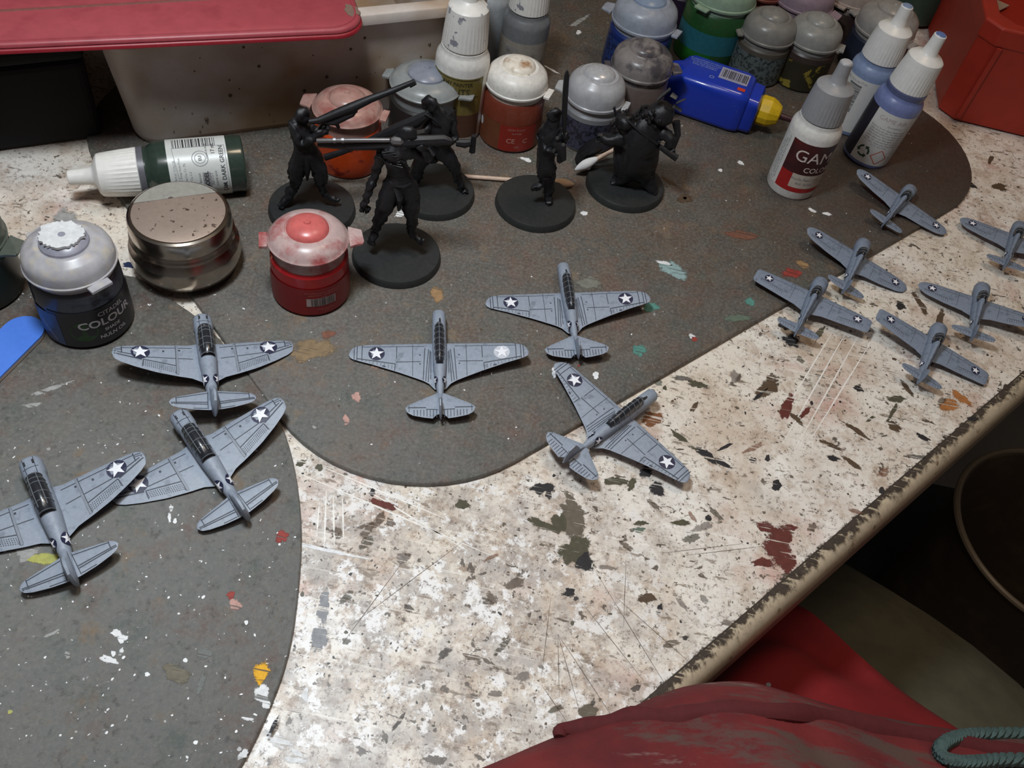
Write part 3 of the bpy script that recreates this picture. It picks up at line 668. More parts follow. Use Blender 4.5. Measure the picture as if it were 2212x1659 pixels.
bottle(13.45, 36.0, 'blue dropper bottle with a recycling mark on its white label', BLU, CAPW, tilt=(0, math.radians(4.5), 0), extra=ex_rec, tip_m=plain('tip_blue', (.13,.20,.45), .4), collar_m=plain('collar_blue', (.09,.11,.22), .4))
def ex_bar(t, Rr, a):
    mesh_obj('label', band(Rr, a-1.5, a+1.2, .22, 2.74), LBLW, t)
    mesh_obj('bars', bars(Rr, a-.42, 1.80, 1.3, .62, 28, 5, PI/2), INK, t, smooth=False)
    lettering(t, [('MODEL COLOR', .14, Rr, a-.75, 2.55, 0), ('17 ml', .14, Rr, a-.1, 2.58, 0), ('shake well', .12, Rr, a-.7, .5, 0)], INKG)
bottle(12.75, 38.2, 'pale blue dropper bottle with an upright barcode on its label', BLU2, CAPW, tilt=(0, math.radians(1.5), 0), extra=ex_bar, tip_m=plain('tip_blue_pale', (.24,.32,.48), .4))
def ex_wp(t, Rr, a):
    mesh_obj('label', band(Rr, a-1.3, a+.95, .25, 2.66), plain('label_olive', (.17,.13,.035), .4, dirt=(.24,.25,.05), dirt_t=(.45,.7), dscale=.6), t)
    mesh_obj('lower_panel', band(Rr, a-.6, a+.95, .25, 1.2, .008), plain('label_dark_brown', (.085,.035,.02), .45), t)
    lettering(t, [('ARMY PAINTER', .20, Rr, a-.16, 2.42, 0, .002), ('PAINTS', .36, Rr, a-.16, 2.12, 0, .004)], plain('ink_dark_olive', (.035,.03,.01), .5), lift=.012)
    mb = MB()
    for (z_, w_) in ((1.92, .95), (2.60, .95)):
        v2, f2 = wrap([(-w_+2*w_*i/10, -.012) for i in range(11)]+[(w_-2*w_*i/10, .012) for i in range(11)], [(i, i+1, 20-i, 21-i) for i in range(10)], Rr, a-.12, z_, 0, .012); mb.add(v2, f2)
    mesh_obj('rule', mb, plain('ink_dark_olive', (.035,.03,.01), .5), t, smooth=False)
wb = bottle(-4.55, 31.75, 'tall white dropper bottle with a dirty white cap and an olive PAINTS label', plain('bottle_cream', (.72,.70,.66), .35), CAPD, 1.04, tilt=(0, math.radians(1.0), 0), extra=ex_wp)
wb.scale = (1, 1, 1.13)
def ex_gb(t, Rr, a):
    mesh_obj('label', band(Rr, a-1.5, a+1.5, .3, 2.35), plain('label_putty', (.30,.27,.23), .5, dirt=(.16,.15,.13), dirt_t=(.5,.6), dscale=1.5), t)
    lettering(t, [('MODEL', .2, Rr, a-.5, 2.0, 0), ('STEEL', .2, Rr, a-.5, 1.75, 0)], INKG, lift=.012)
bottle(-2.55, 36.2, 'grey metallic dropper bottle with a putty label, behind the tall white bottle', plain('bottle_steel', (.22,.23,.24), .28, .3), CAPD, 1.0, tilt=(0, math.radians(0), 0), extra=ex_gb)
bottle(-4.4, 37.4, 'pale dropper bottle half hidden between the tub and the grey metallic bottle', plain('bottle_haze', (.36,.38,.40), .35), CAPD, .98)
# the bottle lying on its side
def ex_green_lie(t, Rr, a):
    mesh_obj('label', band(Rr, a-1.9, a+1.9, .58, 2.62, n=36), plain('label_satin', (.60,.62,.60), .35, var=.04), t)
    lettering(t, [('CAM. DARK GREEN', .21, Rr, a-.18, .78, 0, .003), ('17 ml.', .19, Rr, a+.62, 1.06, 0, .003), ('MADE IN SPAIN', .09, Rr, a+.55, 1.28, 0), ('MODEL', .20, Rr, a-.50, 1.38, 0, .006)], INK, lift=.009)
    lettering(t, [('Materials', .12, Rr, a-.42, 1.62, 0), ('ARTIST', .15, Rr, a-.45, 1.20, 0), ('COLOR BASE', .10, Rr, a-.45, 1.05, 0)]+[(s, .11, Rr, a-.3, 2.42-.17*i, 0) for i, s in enumerate(('MATT ACRYLIC COLOR', 'Transparent. Keep from frost', 'Contains Co, Cr, Pb', 'Ca, Cd'))], INKG, lift=.009)
    nb = MB(); wline(nb, -.30, 0, .30, 0, .28, Rr, a-.50, 1.38, 0, .006)
    mesh_obj('name_box', nb, plain('ink_mid', (.30,.30,.31), .5), t, smooth=False)
    mb = MB()
    for r0, r1 in ((.17,.19),(.26,.285)):
        vs, fs = ring2d(r0, r1); v2, f2 = wrap(vs, fs, Rr, a+.28, 1.52, 0, .008); mb.add(v2, f2)
    mesh_obj('seal', mb, INKG, t, smooth=False)
    lettering(t, [('EU', .15, Rr, a+.28, 1.52, 0, .003)], INK, 'seal_lettering', lift=.009)
    mb = MB(); q = random.Random(4); z_ = .95
    while z_ < 2.4:
        b = q.choice((.02, .035, .06)); wline(mb, -.26, b/2, .26, b/2, b, Rr, a+.98, z_, 0, .008); z_ += b+q.choice((.02, .04, .05))
    mesh_obj('barcode', mb, INK, t, smooth=False)
    mb = MB()
    for (u0, v0, u1, v1) in ((-.9,-1.0,.75,-1.0),(.75,-1.0,.75,.78),(-.9,.62,.75,.78)):
        wline(mb, u0, v0, u1, v1, .018, Rr, a, 1.65, 0, .008, 16)
    mesh_obj('frame_line', mb, INKG, t, smooth=False)
pA = P(122, 386, .95); pB = P(528, 352, .95)     # nozzle end, foot end of the axis
ax = (pA-pB).normalized(); Lb = (pA-pB).length
side = Vector((0,0,1)).cross(ax).normalized()    # horizontal
upv = ax.cross(side)
# local -Y (label centre) should face up and toward the viewer
view = (Vector((0,0,CH))-pB); view -= ax*view.dot(ax); view.normalize()
ly = -view; lx = ly.cross(ax)
Mrot = Matrix((( lx.x, ly.x, ax.x), (lx.y, ly.y, ax.y), (lx.z, ly.z, ax.z))).to_4x4()
SL = Lb/5.84
Ml = Matrix.Translation((pB+Vector((0,0,0)))*U) @ Mrot @ Matrix.Diagonal((1.0, 1.0, SL, 1))
bottle(0, 0, 'dark green dropper bottle lying on its side in front of the tub', plain('bottle_dark_green', (.030,.048,.038), .22, coat=.4), CAPW, M=Matrix.Translation(pB*U) @ Mrot, extra=ex_green_lie, collar_m=plain('collar_grey', (.12,.12,.14), .4), S=1.0)

# ---------------------------------------------------------------- metal screw tin
t = thing('screw_top_tin', 'brushed metal screw-top tin with a speckled flat lid, in front of the lying bottle', 'tin', (-11.75, 21.05, 0))
M_TIN = plain('steel_tin', (.50,.44,.38), .24, 1.0, var=.08); M_TINTOP = plain('tin_lid_top', (.46,.36,.30), .45, .55, var=.06, dirt=(.12,.08,.06), dirt_t=(.625,.66), dscale=4.5)
mesh_obj('tin_body', MB().lathe([(1.05,.0),(1.38,.06),(1.68,.32),(1.82,.72),(1.78,1.08),(1.60,1.28),(1.56,1.4)], 56), M_TIN, t)
mesh_obj('lid_skirt', MB().lathe([(1.54,1.36),(1.66,1.38),(1.69,1.45),(1.62,1.53),(1.68,1.60),(1.62,1.68),(1.64,1.76),(1.63,2.18),(1.60,2.28),(1.53,2.33),(1.49,2.33)], 56), M_TIN, t)
mesh_obj('lid_top', MB().lathe([(1.50,2.315),(1.43,2.345),(.7,2.36),(.02,2.365)], 56), M_TINTOP, t)
cutr = [(1.46*math.cos(a), 1.46*math.sin(a)) for a in [1.0+2.2*i/16 for i in range(17)]]
mesh_obj('sticker', MB().prism(cutr, 2.35, 2.372), plain('sticker_grey', (.30,.29,.26), .5, dirt=(.10,.08,.07), dirt_t=(.66,.70), dscale=3.2), t, smooth=False)

# ---------------------------------------------------------------- white tub, red folder
q0 = P(296, 336, ZD).xy; q1 = q0+(P(620, 290, ZD).xy-P(296, 336, ZD).xy).normalized()*13.4; td = (q1-q0).normalized(); tn = Vector((-td.y, td.x)); TL = (q1-q0).length
M_TUB = plain('tub_plastic', (.56,.50,.46), .45, var=.05, dirt=(.34,.22,.12), dirt_t=(.42,.62), dscale=.22)  # broad brown tone imitates warm light on the plastic
tub = thing('storage_tub', 'off-white plastic tub with paint-specked side under the red folder', 'tub', (q0.x, q0.y, ZD))
def rr2(x0, x1, y0, y1, r, n=6):
    o = []
    for cx_, cy_, s in ((x0+r, y0+r, PI), (x1-r, y0+r, 1.5*PI), (x1-r, y1-r, 0), (x0+r, y1-r, PI/2)):
        for i in range(n+1): o.append((cx_+r*math.cos(s+PI/2*i/n), cy_+r*math.sin(s+PI/2*i/n)))
    return [(td*x+tn*y) for x, y in o]
mb = MB(); levels = [(.9,0),(.45,.05),(.22,.22),(.12,.5),(0,1.6),(-.18,3.0),(-.38,4.66),(-.44,4.8),(-.74,4.83),(-.77,5.2),(-.72,5.26),(-.22,5.26),(-.18,5.1),(0,3.0),(.3,.5),(.8,.25)]
rings = []
for off, z_ in levels: rings.append([(v.x, v.y, z_) for v in rr2(off, TL-off, off, 11-off, max(.5, 1.0-off*.4))])
n = len(rings[0]); vs = [p for r in rings for p in r]
fs = [(i*n+j, i*n+(j+1) % n, (i+1)*n+(j+1) % n, (i+1)*n+j) for i in range(len(rings)-1) for j in range(n)]
fs += [tuple(range(n-1,-1,-1)), tuple((len(rings)-1)*n+j for j in range(n))]
mesh_obj('tub_wall', MB().add(vs, fs), M_TUB, tub, ang=50)
mb = MB(); q = random.Random(2)
for k in range(60):
    u = q.uniform(.6, TL-.6); z_ = q.uniform(.5, 4.4); s = q.choice((.02, .025, .035, .05, .075))
    off = .0 if z_ < 1.6 else -.15*(z_-1.6)/1.4
    p = td*u+tn*(off+.10*(1.6-min(z_, 1.6))/1.1)
    c = Vector((p.x, p.y, z_))
    mb.ball(c-Vector((tn.x, tn.y, 0))*.005, s, 8, 6, (1, 1, 1.1))
o = mesh_obj('paint_specks', mb, PBR, tub); o['kind'] = 'stuff'
FZ = 5.12
f0 = P(-260, 130, FZ); f1 = P(700, 86, FZ); f2 = P(783, 40, FZ); f3 = P(765, 0, FZ)
fd = (f1-f0).normalized(); fnn = Vector((-fd.y, fd.x, 0))
fx = (P(783, 50, FZ)-f0).dot(fd)
fold = thing('folder', 'red leather-look folder with rounded corner and stitched edge resting on the tub', 'folder', (f0.x, f0.y, FZ))
def fpt(u, v): p = fd*u+fnn*v; return (p.x, p.y)
def fout(i, r=1.1):
    o = []
    for cu, cv, s in ((i+.4, i+.4, PI), (fx-i-r, i+r, 1.5*PI), (fx-i-r, 12-i-r, 0), (i+.4, 12-i-.4, PI/2)):
        rad = r if cu > 3 else .4
        for k in range(9): o.append(fpt(cu+rad*math.cos(s+PI/2*k/8), cv+rad*math.sin(s+PI/2*k/8)))
    return o
M_FOL = plain('red_leatherette', (.36,.060,.075), .42, var=.08, scale=2, bmp=.1, dirt=(.30,.045,.06), dirt_t=(.5,.7), dscale=1)
mesh_obj('back_cover', MB().prism(fout(0), .0, .14, .05), plain('red_leatherette_dark', (.26,.012,.022), .4), fold, ang=60)
mesh_obj('front_cover', MB().prism(fout(.06), .17, .32, .07), M_FOL, fold, ang=60)
# raised welt that follows the edge, and a stitched groove
pts = [(*p, .31) for p in fout(.22)]; pts.append(pts[0])
mesh_obj('edge_welt', MB().tube(pts, .05, 6), M_FOL, fold)
g0 = (P(-260, 40, FZ+.3)-f0); g1 = (P(520, -4, FZ+.3)-f0)
mesh_obj('spine_groove', MB().tube([(g0.x, g0.y, .30), (g1.x, g1.y, .30), (g1.x+fd.x*2.6, g1.y+fd.y*2.6, .30)], .07, 6), plain('groove_brown', (.22,.07,.06), .6), fold)
c = P(760, 24, FZ+.3)-f0
mesh_obj('worn_patch', MB().prism(blob(c.x, c.y, .42, .24, -.8, 5), .30, .335), plain('worn_board', (.20,.13,.10), .8), fold)
# purple pot on the far left
t = thing('round_jar', 'dull purple jar at the left edge, in the shade of the red folder', 'jar', (-22.6, 23.9, ZD))
mesh_obj('jar_body', MB().lathe([(1.6,0),(2.0,.25),(2.15,1.2),(2.1,3.2),(1.9,3.7),(1.7,3.8)], 48), plain('purple_plastic', (.16,.11,.20), .4), t)
mesh_obj('jar_lid', MB().lathe([(1.9,3.8),(2.1,3.85),(2.1,4.5),(2.0,4.6)], 48), plain('purple_lid', (.10,.07,.13), .4), t)
cq = q0-td*1.0  # added black filler for the darkness under the folder; contents unseen
t = thing('dark_gap_filler', 'black case added to darken the gap between the purple jar and the tub', 'case', (cq.x, cq.y, ZD), (0, 0, math.atan2(td.y, td.x)))
mesh_obj('filler_body', MB().box((-4.4, 1.3, 0), (0, 8, 3.4)), plain('filler_black', (.006,.005,.005), .9), t, smooth=False, bevel=.3)
mesh_obj('filler_lid', MB().box((-4.5, 1.2, 3.42), (.1, 8.1, 4.1)), plain('filler_black', (.006,.005,.005), .9), t, smooth=False, bevel=.25)
# ---------------------------------------------------------------- red crate at the right
c0 = P(2022, 255, ZD); c1 = P(2290, 320, ZD); cl = P(1993, 20, ZD)
cx_ = (c1-c0).normalized(); cy_ = (cl-c0).normalized()
M_CR = plain('red_crate_plastic', (.36,.024,.010), .55, var=.10, scale=1.5)
crate = thing('storage_crate', 'open red plastic crate with a moulded rim at the upper right', 'crate', tuple(c0))
def cp_(u, v, z_): p = cx_*u+cy_*v; return (p.x, p.y, z_)
Wc, Dc, Hc = 11., 16., 4.9
def crate_ring(i, z_, ch=.7):
    pts = [(i+ch, i), (Wc-i-ch, i), (Wc-i, i+ch), (Wc-i, Dc-i-ch), (Wc-i-ch, Dc-i), (i+ch, Dc-i), (i, Dc-i-ch), (i, i+ch)]
    return [cp_(u, v, z_) for u, v in pts]
lv = [(.35,0),(.10,.12),(.05,.6),(-.02,Hc-.9),(-.10,Hc-.85),(-.12,Hc-.08),(-.06,Hc),(.55,Hc),(.62,Hc-.06),(.66,Hc-.5),(.72,.6),(.9,.35)]
rings = [crate_ring(a, b) for a, b in lv]; n = 8
vs = [p for r in rings for p in r]
fs = [(i*n+j, i*n+(j+1) % n, (i+1)*n+(j+1) % n, (i+1)*n+j) for i in range(len(rings)-1) for j in range(n)]+[tuple(range(n-1,-1,-1)), tuple((len(rings)-1)*n+j for j in range(n))]
mesh_obj('crate_wall', MB().add(vs, fs), M_CR, crate, ang=25, bevel=.04)
for u in (.9, 5.2, 9.6):
    mesh_obj('rib', MB().hexa([cp_(u-.12,-.10,.3), cp_(u+.12,-.10,.3), cp_(u+.12,.2,.3), cp_(u-.12,.2,.3), cp_(u-.12,-.16,Hc-.9), cp_(u+.12,-.16,Hc-.9), cp_(u+.12,.2,Hc-.9), cp_(u-.12,.2,Hc-.9)]), M_CR, crate, smooth=False, bevel=.03)
cc = P(2165, 28, 1.5)
tag(mesh_obj('card', MB().prism(blob(0, 0, 1.6, .9, .3, 4, 8, .1), 0, .08), plain('pale_card', (.42,.32,.24), .7), None, smooth=False, loc=(cc.x, cc.y+3.2, .3)), 'pale card lying inside the red crate', 'card')

# ---------------------------------------------------------------- blue glue bottle lying on its side
g0 = P(1588, 294, 0); g1 = P(1440, 243, 0); g2 = P(1658, 240, 0)
gx = (g0-g1).normalized(); gy = (g2-g0); gy -= gx*gy.dot(gx); gw = gy.length; gy.normalize(); GL = (g0-g1).length
gl = thing('glue_bottle', 'blue plastic glue bottle with a yellow cap lying on its side', 'glue bottle', tuple(g1))
def gp(u, v, z_): p = gx*u+gy*v; return Vector((p.x, p.y, z_))
M_GB = plain('blue_glossy_plastic', (.010,.040,.44), .28, var=.06, coat=.4)
GH = 1.95; gw = min(gw, 2.2)
secs = [(-.75,.42,.62),(-.70,.34,.50),(-.45,.28,.40),(-.15,.22,.30),(.05,.06,.10),(.3,0,.0),(GL*.5,0,0),(GL-.45,0,0),(GL-.12,.08,.06),(GL,.22,.2)]
rows = []
def rsec(u, iy, iz, n=6):
    r = .30; pts = []
    y0, y1, z0, z1 = iy*.8, gw-iy*.8, iz*.3, GH-iz
    for cy2, cz2, s in ((y0+r, z0+r, PI), (y1-r, z0+r, 1.5*PI), (y1-r, z1-r, 0), (y0+r, z1-r, PI/2)):
        for k in range(n+1): pts.append(gp(u, cy2+r*math.cos(s+PI/2*k/n), cz2+r*math.sin(s+PI/2*k/n)))
    return pts
rows = [rsec(*s) for s in secs]; n = len(rows[0]); mb = MB()
mb.add([p for r in rows for p in r], [(i*n+j, i*n+(j+1) % n, (i+1)*n+(j+1) % n, (i+1)*n+j) for i in range(len(rows)-1) for j in range(n)]+[tuple(range(n-1,-1,-1)), tuple((len(rows)-1)*n+j for j in range(n))])
mesh_obj('bottle_body', mb, M_GB, gl, ang=50)
# stepped shoulder toward the cap
mb = MB(); rows = []
for (u, iy, iz) in ((GL-.05,.22,.2),(GL+.42,.26,.24),(GL+.52,.40,.40)): rows.append(rsec(u, iy, iz))
mb.add([p for r in rows for p in r], [(i*n+j, i*n+(j+1) % n, (i+1)*n+(j+1) % n, (i+1)*n+j) for i in range(2) for j in range(n)]+[tuple(range(n-1,-1,-1)), tuple(2*n+j for j in range(n))])
mesh_obj('shoulder', mb, M_GB, gl, ang=50)
Rg = Matrix(((gy.x, 0, gx.x), (gy.y, 0, gx.y), (0, 1, 0))).to_4x4()
cc = gp(GL+.5, gw/2, GH/2)
def gl_lathe(prof, seg=24): return MB().lathe(prof, seg).xf(Matrix.Translation(cc) @ Rg)
mesh_obj('cap', gl_lathe([(.60,0),(.66,.08),(.66,.5),(.58,.7),(.42,.95),(.30,1.0)], 14), plain('yellow_cap', (.62,.40,.01), .4), gl, ang=20)
mesh_obj('needle_sleeve', gl_lathe([(.16,.98),(.14,1.1),(.10,2.1),(.08,2.15)], 12), plain('sleeve_dark', (.05,.015,.02), .4), gl)
mesh_obj('needle_guard', gl_lathe([(.20,1.9),(.22,2.0),(.12,2.9),(.06,2.95)], 12), plain('guard_red', (.30,.03,.035), .5), gl)
def gtop(u0, v0, u1, v1, z_): return MB().add([gp(u0,v0,z_), gp(u1,v0,z_), gp(u1,v1,z_), gp(u0,v1,z_)], [(0,1,2,3)])
mesh_obj('barcode_label', gtop(GL*.50, gw*.36, GL*.98-.25, gw*.80, GH+.006), plain('label_lilac', (.34,.34,.46), .4), gl, smooth=False)
mb = MB(); q = random.Random(3); u = GL*.53
while u < GL*.98-.32:
    b = q.choice((.02, .035, .05)); mb.add([gp(u, gw*.44, GH+.010), gp(u+b, gw*.44, GH+.010), gp(u+b, gw*.74, GH+.010), gp(u, gw*.74, GH+.010)], [(0,1,2,3)]); u += b+q.choice((.02, .03, .05))
mesh_obj('bars', mb, INK, gl, smooth=False)
mesh_obj('flame_mark', gtop(GL*.80, gw*.14, GL*.80+.34, gw*.14+.24, GH+.006), plain('mark_orange', (.60,.05,.02), .5), gl, smooth=False)
def flat_text(s, size, u, v, z_, bold=0):
    vs, fs = text_mesh(s, size, bold); return MB().add([gp(u+x, v+y, z_) for x, y, _ in vs], fs)
mb = MB()
for i, s in enumerate(('Professional glue for plastic', 'kits. Keep away from heat', 'Colle pour maquettes', 'Kleber fur Modellbau')):
    k = flat_text(s, .13, GL*.27, gw*.78-.15*i, GH+.008); mb.add(k.v, k.f)
vs, fs = ring2d(.08, .11, 16); mb.add([gp(GL*.42+x, gw*.30+y, GH+.008) for x, y in vs], fs)
mesh_obj('lettering', mb, plain('ink_sky', (.30,.36,.62), .5), gl, smooth=False)

# ---------------------------------------------------------------- blue emery board, cotton buds
ea0 = P(52, 722, .0); eb0 = P(-150, 920, .0); d_ = (eb0-ea0).normalized(); n_ = Vector((-d_.y, d_.x, 0))
em = thing('emery_board', 'bright blue round-ended emery board at the left edge', 'nail file', tuple(ea0), (0, 0, 0))
out = [tuple((n_*(.62*math.cos(a))-d_*(.62*math.sin(a)))[:2]) for a in [PI*i/14 for i in range(15)]]+[tuple((-n_*.62+d_*9)[:2]), tuple((n_*.62+d_*9)[:2])]
ar = sum(out[i][0]*out[(i+1) % len(out)][1]-out[(i+1) % len(out)][0]*out[i][1] for i in range(len(out)))
if ar < 0: out = out[::-1]
mesh_obj('core', MB().prism(out, .0, .12), plain('foam_core', (.45,.38,.34), .7), em, smooth=False)
mesh_obj('abrasive_face', MB().prism(out, .12, .17), plain('blue_abrasive', (.075,.22,.78), .6, var=.05), em, smooth=False)
M_WOOD = plain('bud_stick', (.62,.46,.36), .6); M_COT = plain('cotton', (.72,.72,.72), .9, var=.05); M_COTB = plain('cotton_stained', (.52,.36,.24), .9)
def bud(label, a, b, za, zb, tip_m, stain=None):
    A = P(*a, 0)+Vector((0, 0, za)); B = P(*b, 0)+Vector((0, 0, zb)); A = P(a[0], a[1], za); B = P(b[0], b[1], zb)
    t = thing('cotton_bud', label, 'cotton bud', tuple(A))
    d = (B-A); L = d.length; dn = d.normalized()
    mesh_obj('stick', MB().tube([(0,0,0), tuple(dn*(L-.3))], .085, 10), M_WOOD, t)
    ps = [dn*(L-.95+.14*i) for i in range(8)]; rs = [.09,.14,.18,.20,.20,.17,.12,.04]
    mesh_obj('cotton_tip', MB().tube([tuple(p) for p in ps], rs, 12), tip_m, t)
bud('wooden cotton bud lying behind the front-row base, its tip stained tan', (1003, 381), (1238, 398), .09, .17, M_COTB)
bud('short cotton bud with a frayed white tip, leaning on the bulky black figure', (1328, 323), (1244, 366), 1.25, .35, M_COT)

# ---------------------------------------------------------------- model aircraft
M_PL = plain('sea_grey_paint', (.28,.32,.39), .5, var=.10, scale=9, dirt=(.19,.22,.275), dirt_t=(.56,.70), dscale=4, bmp=.05)
M_PL2 = plain('sea_grey_paint_small', (.20,.24,.315), .55, var=.10, scale=9, dirt=(.13,.16,.21), dirt_t=(.52,.68), dscale=5, bmp=.05)
M_LINE = plain('panel_wash', (.045,.055,.075), .6); M_CAN = plain('canopy_dark', (.022,.024,.030), .25, coat=.3); M_FR = plain('canopy_frame', (.20,.22,.24), .5)
M_NAVY = plain('insignia_navy', (.022,.024,.060), .45); M_STAR = plain('insignia_white', (.86,.87,.92), .5, var=.03); M_BLK = plain('gunmetal', (.03,.03,.032), .4)
def mirror(o): return o+[(-x, y) for x, y in o[::-1]]
class Wing:
    """plan given as leading- and trailing-edge y against x, x from 0 to span"""
    def __init__(s, le, te, th0, th1, z0, dih, x0=0.):
        s.le, s.te, s.th0, s.th1, s.z0, s.dih, s.x0 = le, te, th0, th1, z0, dih, x0
        s.sp = le[-1][0]
    def ip(s, tb, x):
        x = abs(x)
        for (a, ya), (b, yb) in zip(tb, tb[1:]):
            if x <= b: return ya+(yb-ya)*(x-a)/max(b-a, 1e-6)
        return tb[-1][1]
    def z(s, x, y, top=True):
        X = abs(x); l = s.ip(s.le, X); t = s.ip(s.te, X); c = min(max((l-y)/max(l-t, 1e-4), 0), 1)
        th = s.th0+(s.th1-s.th0)*min(X/s.sp, 1)
        th *= min(1, max(0, (s.sp-X)/.12))**.5 if X > s.sp-.12 else 1
        pr = 2.6*(math.sqrt(c)*(1-c)+.06*c*(1-c))
        zc = s.z0+s.dih*max(0, X-.3)
        return zc+(th*.5*pr if top else -th*.28*pr)
    def mesh(s, n=26, m=9):
        rt = []; rb = []
        xs = [s.sp*math.sin(PI/2*i/n) for i in range(-n, n+1)]
        for x in xs:
            l = s.ip(s.le, x); t = s.ip(s.te, x); a = []; b = []
            for j in range(m+1):
                c = (1-math.cos(PI*j/m))/2; y = l+(t-l)*c
                a.append((x, y, s.z(x, y)+.003)); b.append((x, y, s.z(x, y, False)-.003))
            rt.append(a); rb.append(b)
        mb = MB(); N = len(xs); K = m+1
        vs = [p for r in rt for p in r]+[p for r in rb for p in r]
        fs = [(i*K+j, i*K+j+1, (i+1)*K+j+1, (i+1)*K+j) for i in range(N-1) for j in range(m)]
        o_ = N*K
        fs += [(o_+(i+1)*K+j, o_+(i+1)*K+j+1, o_+i*K+j+1, o_+i*K+j) for i in range(N-1) for j in range(m)]
        for i in range(N-1):
            fs.append((i*K, (i+1)*K, o_+(i+1)*K, o_+i*K)); fs.append((i*K+m, o_+i*K+m, o_+(i+1)*K+m, (i+1)*K+m))
        fs.append(tuple(j for j in range(K))+tuple(o_+j for j in range(K-1, -1, -1)))
        fs.append(tuple((N-1)*K+j for j in range(K-1, -1, -1))+tuple(o_+(N-1)*K+j for j in range(K)))
        return mb.add(vs, [f[::-1] for f in fs])
    def line(s, mb, a, b, w=.011, n=8, lift=.006):
        w *= 1.35
        a = Vector(a); b = Vector(b); d = (b-a).normalized(); nr = Vector((-d.y, d.x))*w
        vs = []
        for i in range(n+1):
            p = a+(b-a)*i/n
            for q in (p-nr, p+nr): vs.append((q.x, q.y, s.z(q.x, q.y)+lift))
        mb.add(vs, [(2*i, 2*i+1, 2*i+3, 2*i+2) for i in range(n)])
    def patch(s, poly, lift=.009):
        return MB().add([(x, y, s.z(x, y)+lift) for x, y in poly], [tuple(range(len(poly)))])
def star(cx, cy, r, rot=0.):
    return [(cx+(r if k % 2 == 0 else r*.40)*math.cos(PI/2+rot+k*PI/5), cy+(r if k % 2 == 0 else r*.40)*math.sin(PI/2+rot+k*PI/5)) for k in range(10)]
def disc(cx, cy, r, n=24): return [(cx+r*math.cos(2*PI*k/n), cy+r*math.sin(2*PI*k/n)) for k in range(n)]
def star_tris(pts, cx, cy):
    return pts+[(cx, cy)], [(i, (i+1) % 10, 10) for i in range(10)]
def insignia(parent, wg, cx, cy, r, silver=False, navy=True, sr=.96):
    if navy: d = mesh_obj('insignia', wg.patch(disc(cx, cy, r), .010), M_NAVY if not silver else plain('insignia_silvered', (.60,.62,.68), .3, dirt=(.22,.24,.32), dirt_t=(.55,.60), dscale=6), parent, smooth=False)
    vs, fs = star_tris(star(cx, cy, r*sr), cx, cy)
    mesh_obj('star', MB().add([(x, y, wg.z(x, y)+.016) for x, y in vs], fs), M_STAR, d, smooth=False)
def fuselage(parent, secs, mt, n=20):
    rows = []
    for (y, hw, zb, zt) in secs:
        zc = (zb+zt)/2; h = (zt-zb)/2
        rows.append([(hw*math.copysign(abs(math.cos(a))**.85, math.cos(a)), y, zc+h*math.copysign(abs(math.sin(a))**.9, math.sin(a))) for a in [2*PI*j/n for j in range(n)]])
    mb = MB().add([p for r in rows for p in r], [(i*n+j, (i+1)*n+j, (i+1)*n+(j+1) % n, i*n+(j+1) % n) for i in range(len(rows)-1) for j in range(n)]+[tuple(range(n)), tuple((len(rows)-1)*n+j for j in range(n-1, -1, -1))])
    mb.f = [f[::-1] for f in mb.f]
    return mesh_obj('fuselage', mb, mt, parent, ang=60)
def canopy(parent, secs, mt=None, frames=True, spine=True):
    """secs: y, half width, base z, top z"""
    n = 10; rows = []
    for (y, hw, zb, zt) in secs:
        rows.append([(hw*math.cos(PI*j/n), y, zb+(zt-zb)*math.sin(PI*j/n)**.75) for j in range(n+1)])
    mb = MB().grid(rows); mb.f = [f for f in mb.f]
    c = mesh_obj('canopy', mb, mt or M_CAN, parent, ang=70)
    if frames:
        fb = MB()
        def sec_at(y):
            for a, b in zip(secs, secs[1:]):
                if b[0] <= y <= a[0]:
                    k = (a[0]-y)/(a[0]-b[0]); return [a[i]+(b[i]-a[i])*k for i in range(4)]
            return secs[-1]
        ys = frames
        for y in ys:
            _, hw, zb, zt = sec_at(y)
            fb.tube([((hw+.006)*math.cos(PI*j/n), y, zb+(zt-zb+.006)*math.sin(PI*j/n)**.75) for j in range(n+1)], .010, 4)
        for ang in ([PI/2] if spine == 1 else [PI*.33, PI*.67] if spine == 2 else []):
            pts = []
            for i in range(13):
                y = secs[1][0]+(secs[-2][0]-secs[1][0])*i/12; _, hw, zb, zt = sec_at(y)
                pts.append(((hw+.006)*math.cos(ang), y, zb+(zt-zb+.006)*math.sin(ang)**.75))
            fb.tube(pts, .010, 4)
        mesh_obj('canopy_frame', fb, M_FR, c)
    return c
def fin(parent, out, mt, th=.035):
    """out: (y,z) side outline"""
    n = len(out); cy = sum(p[0] for p in out)/n; cz = sum(p[1] for p in out)/n
    vs = [(-th*.4, y, z) for y, z in out]+[(th*.4, y, z) for y, z in out]
    inner = [(cy+(y-cy)*.8, cz+(z-cz)*.8) for y, z in out]
    vs += [(-th, y, z) for y, z in inner]+[(th, y, z) for y, z in inner]
    fs = []
    for i in range(n):
        k = (i+1) % n
        fs += [(i, k, n+k, n+i), (k, i, 2*n+i, 2*n+k), (n+i, n+k, 3*n+k, 3*n+i)]
    fs += [tuple(2*n+i for i in range(n-1, -1, -1)), tuple(3*n+i for i in range(n))]
    return mesh_obj('tail_fin', MB().add(vs, fs), mt, parent, ang=40)
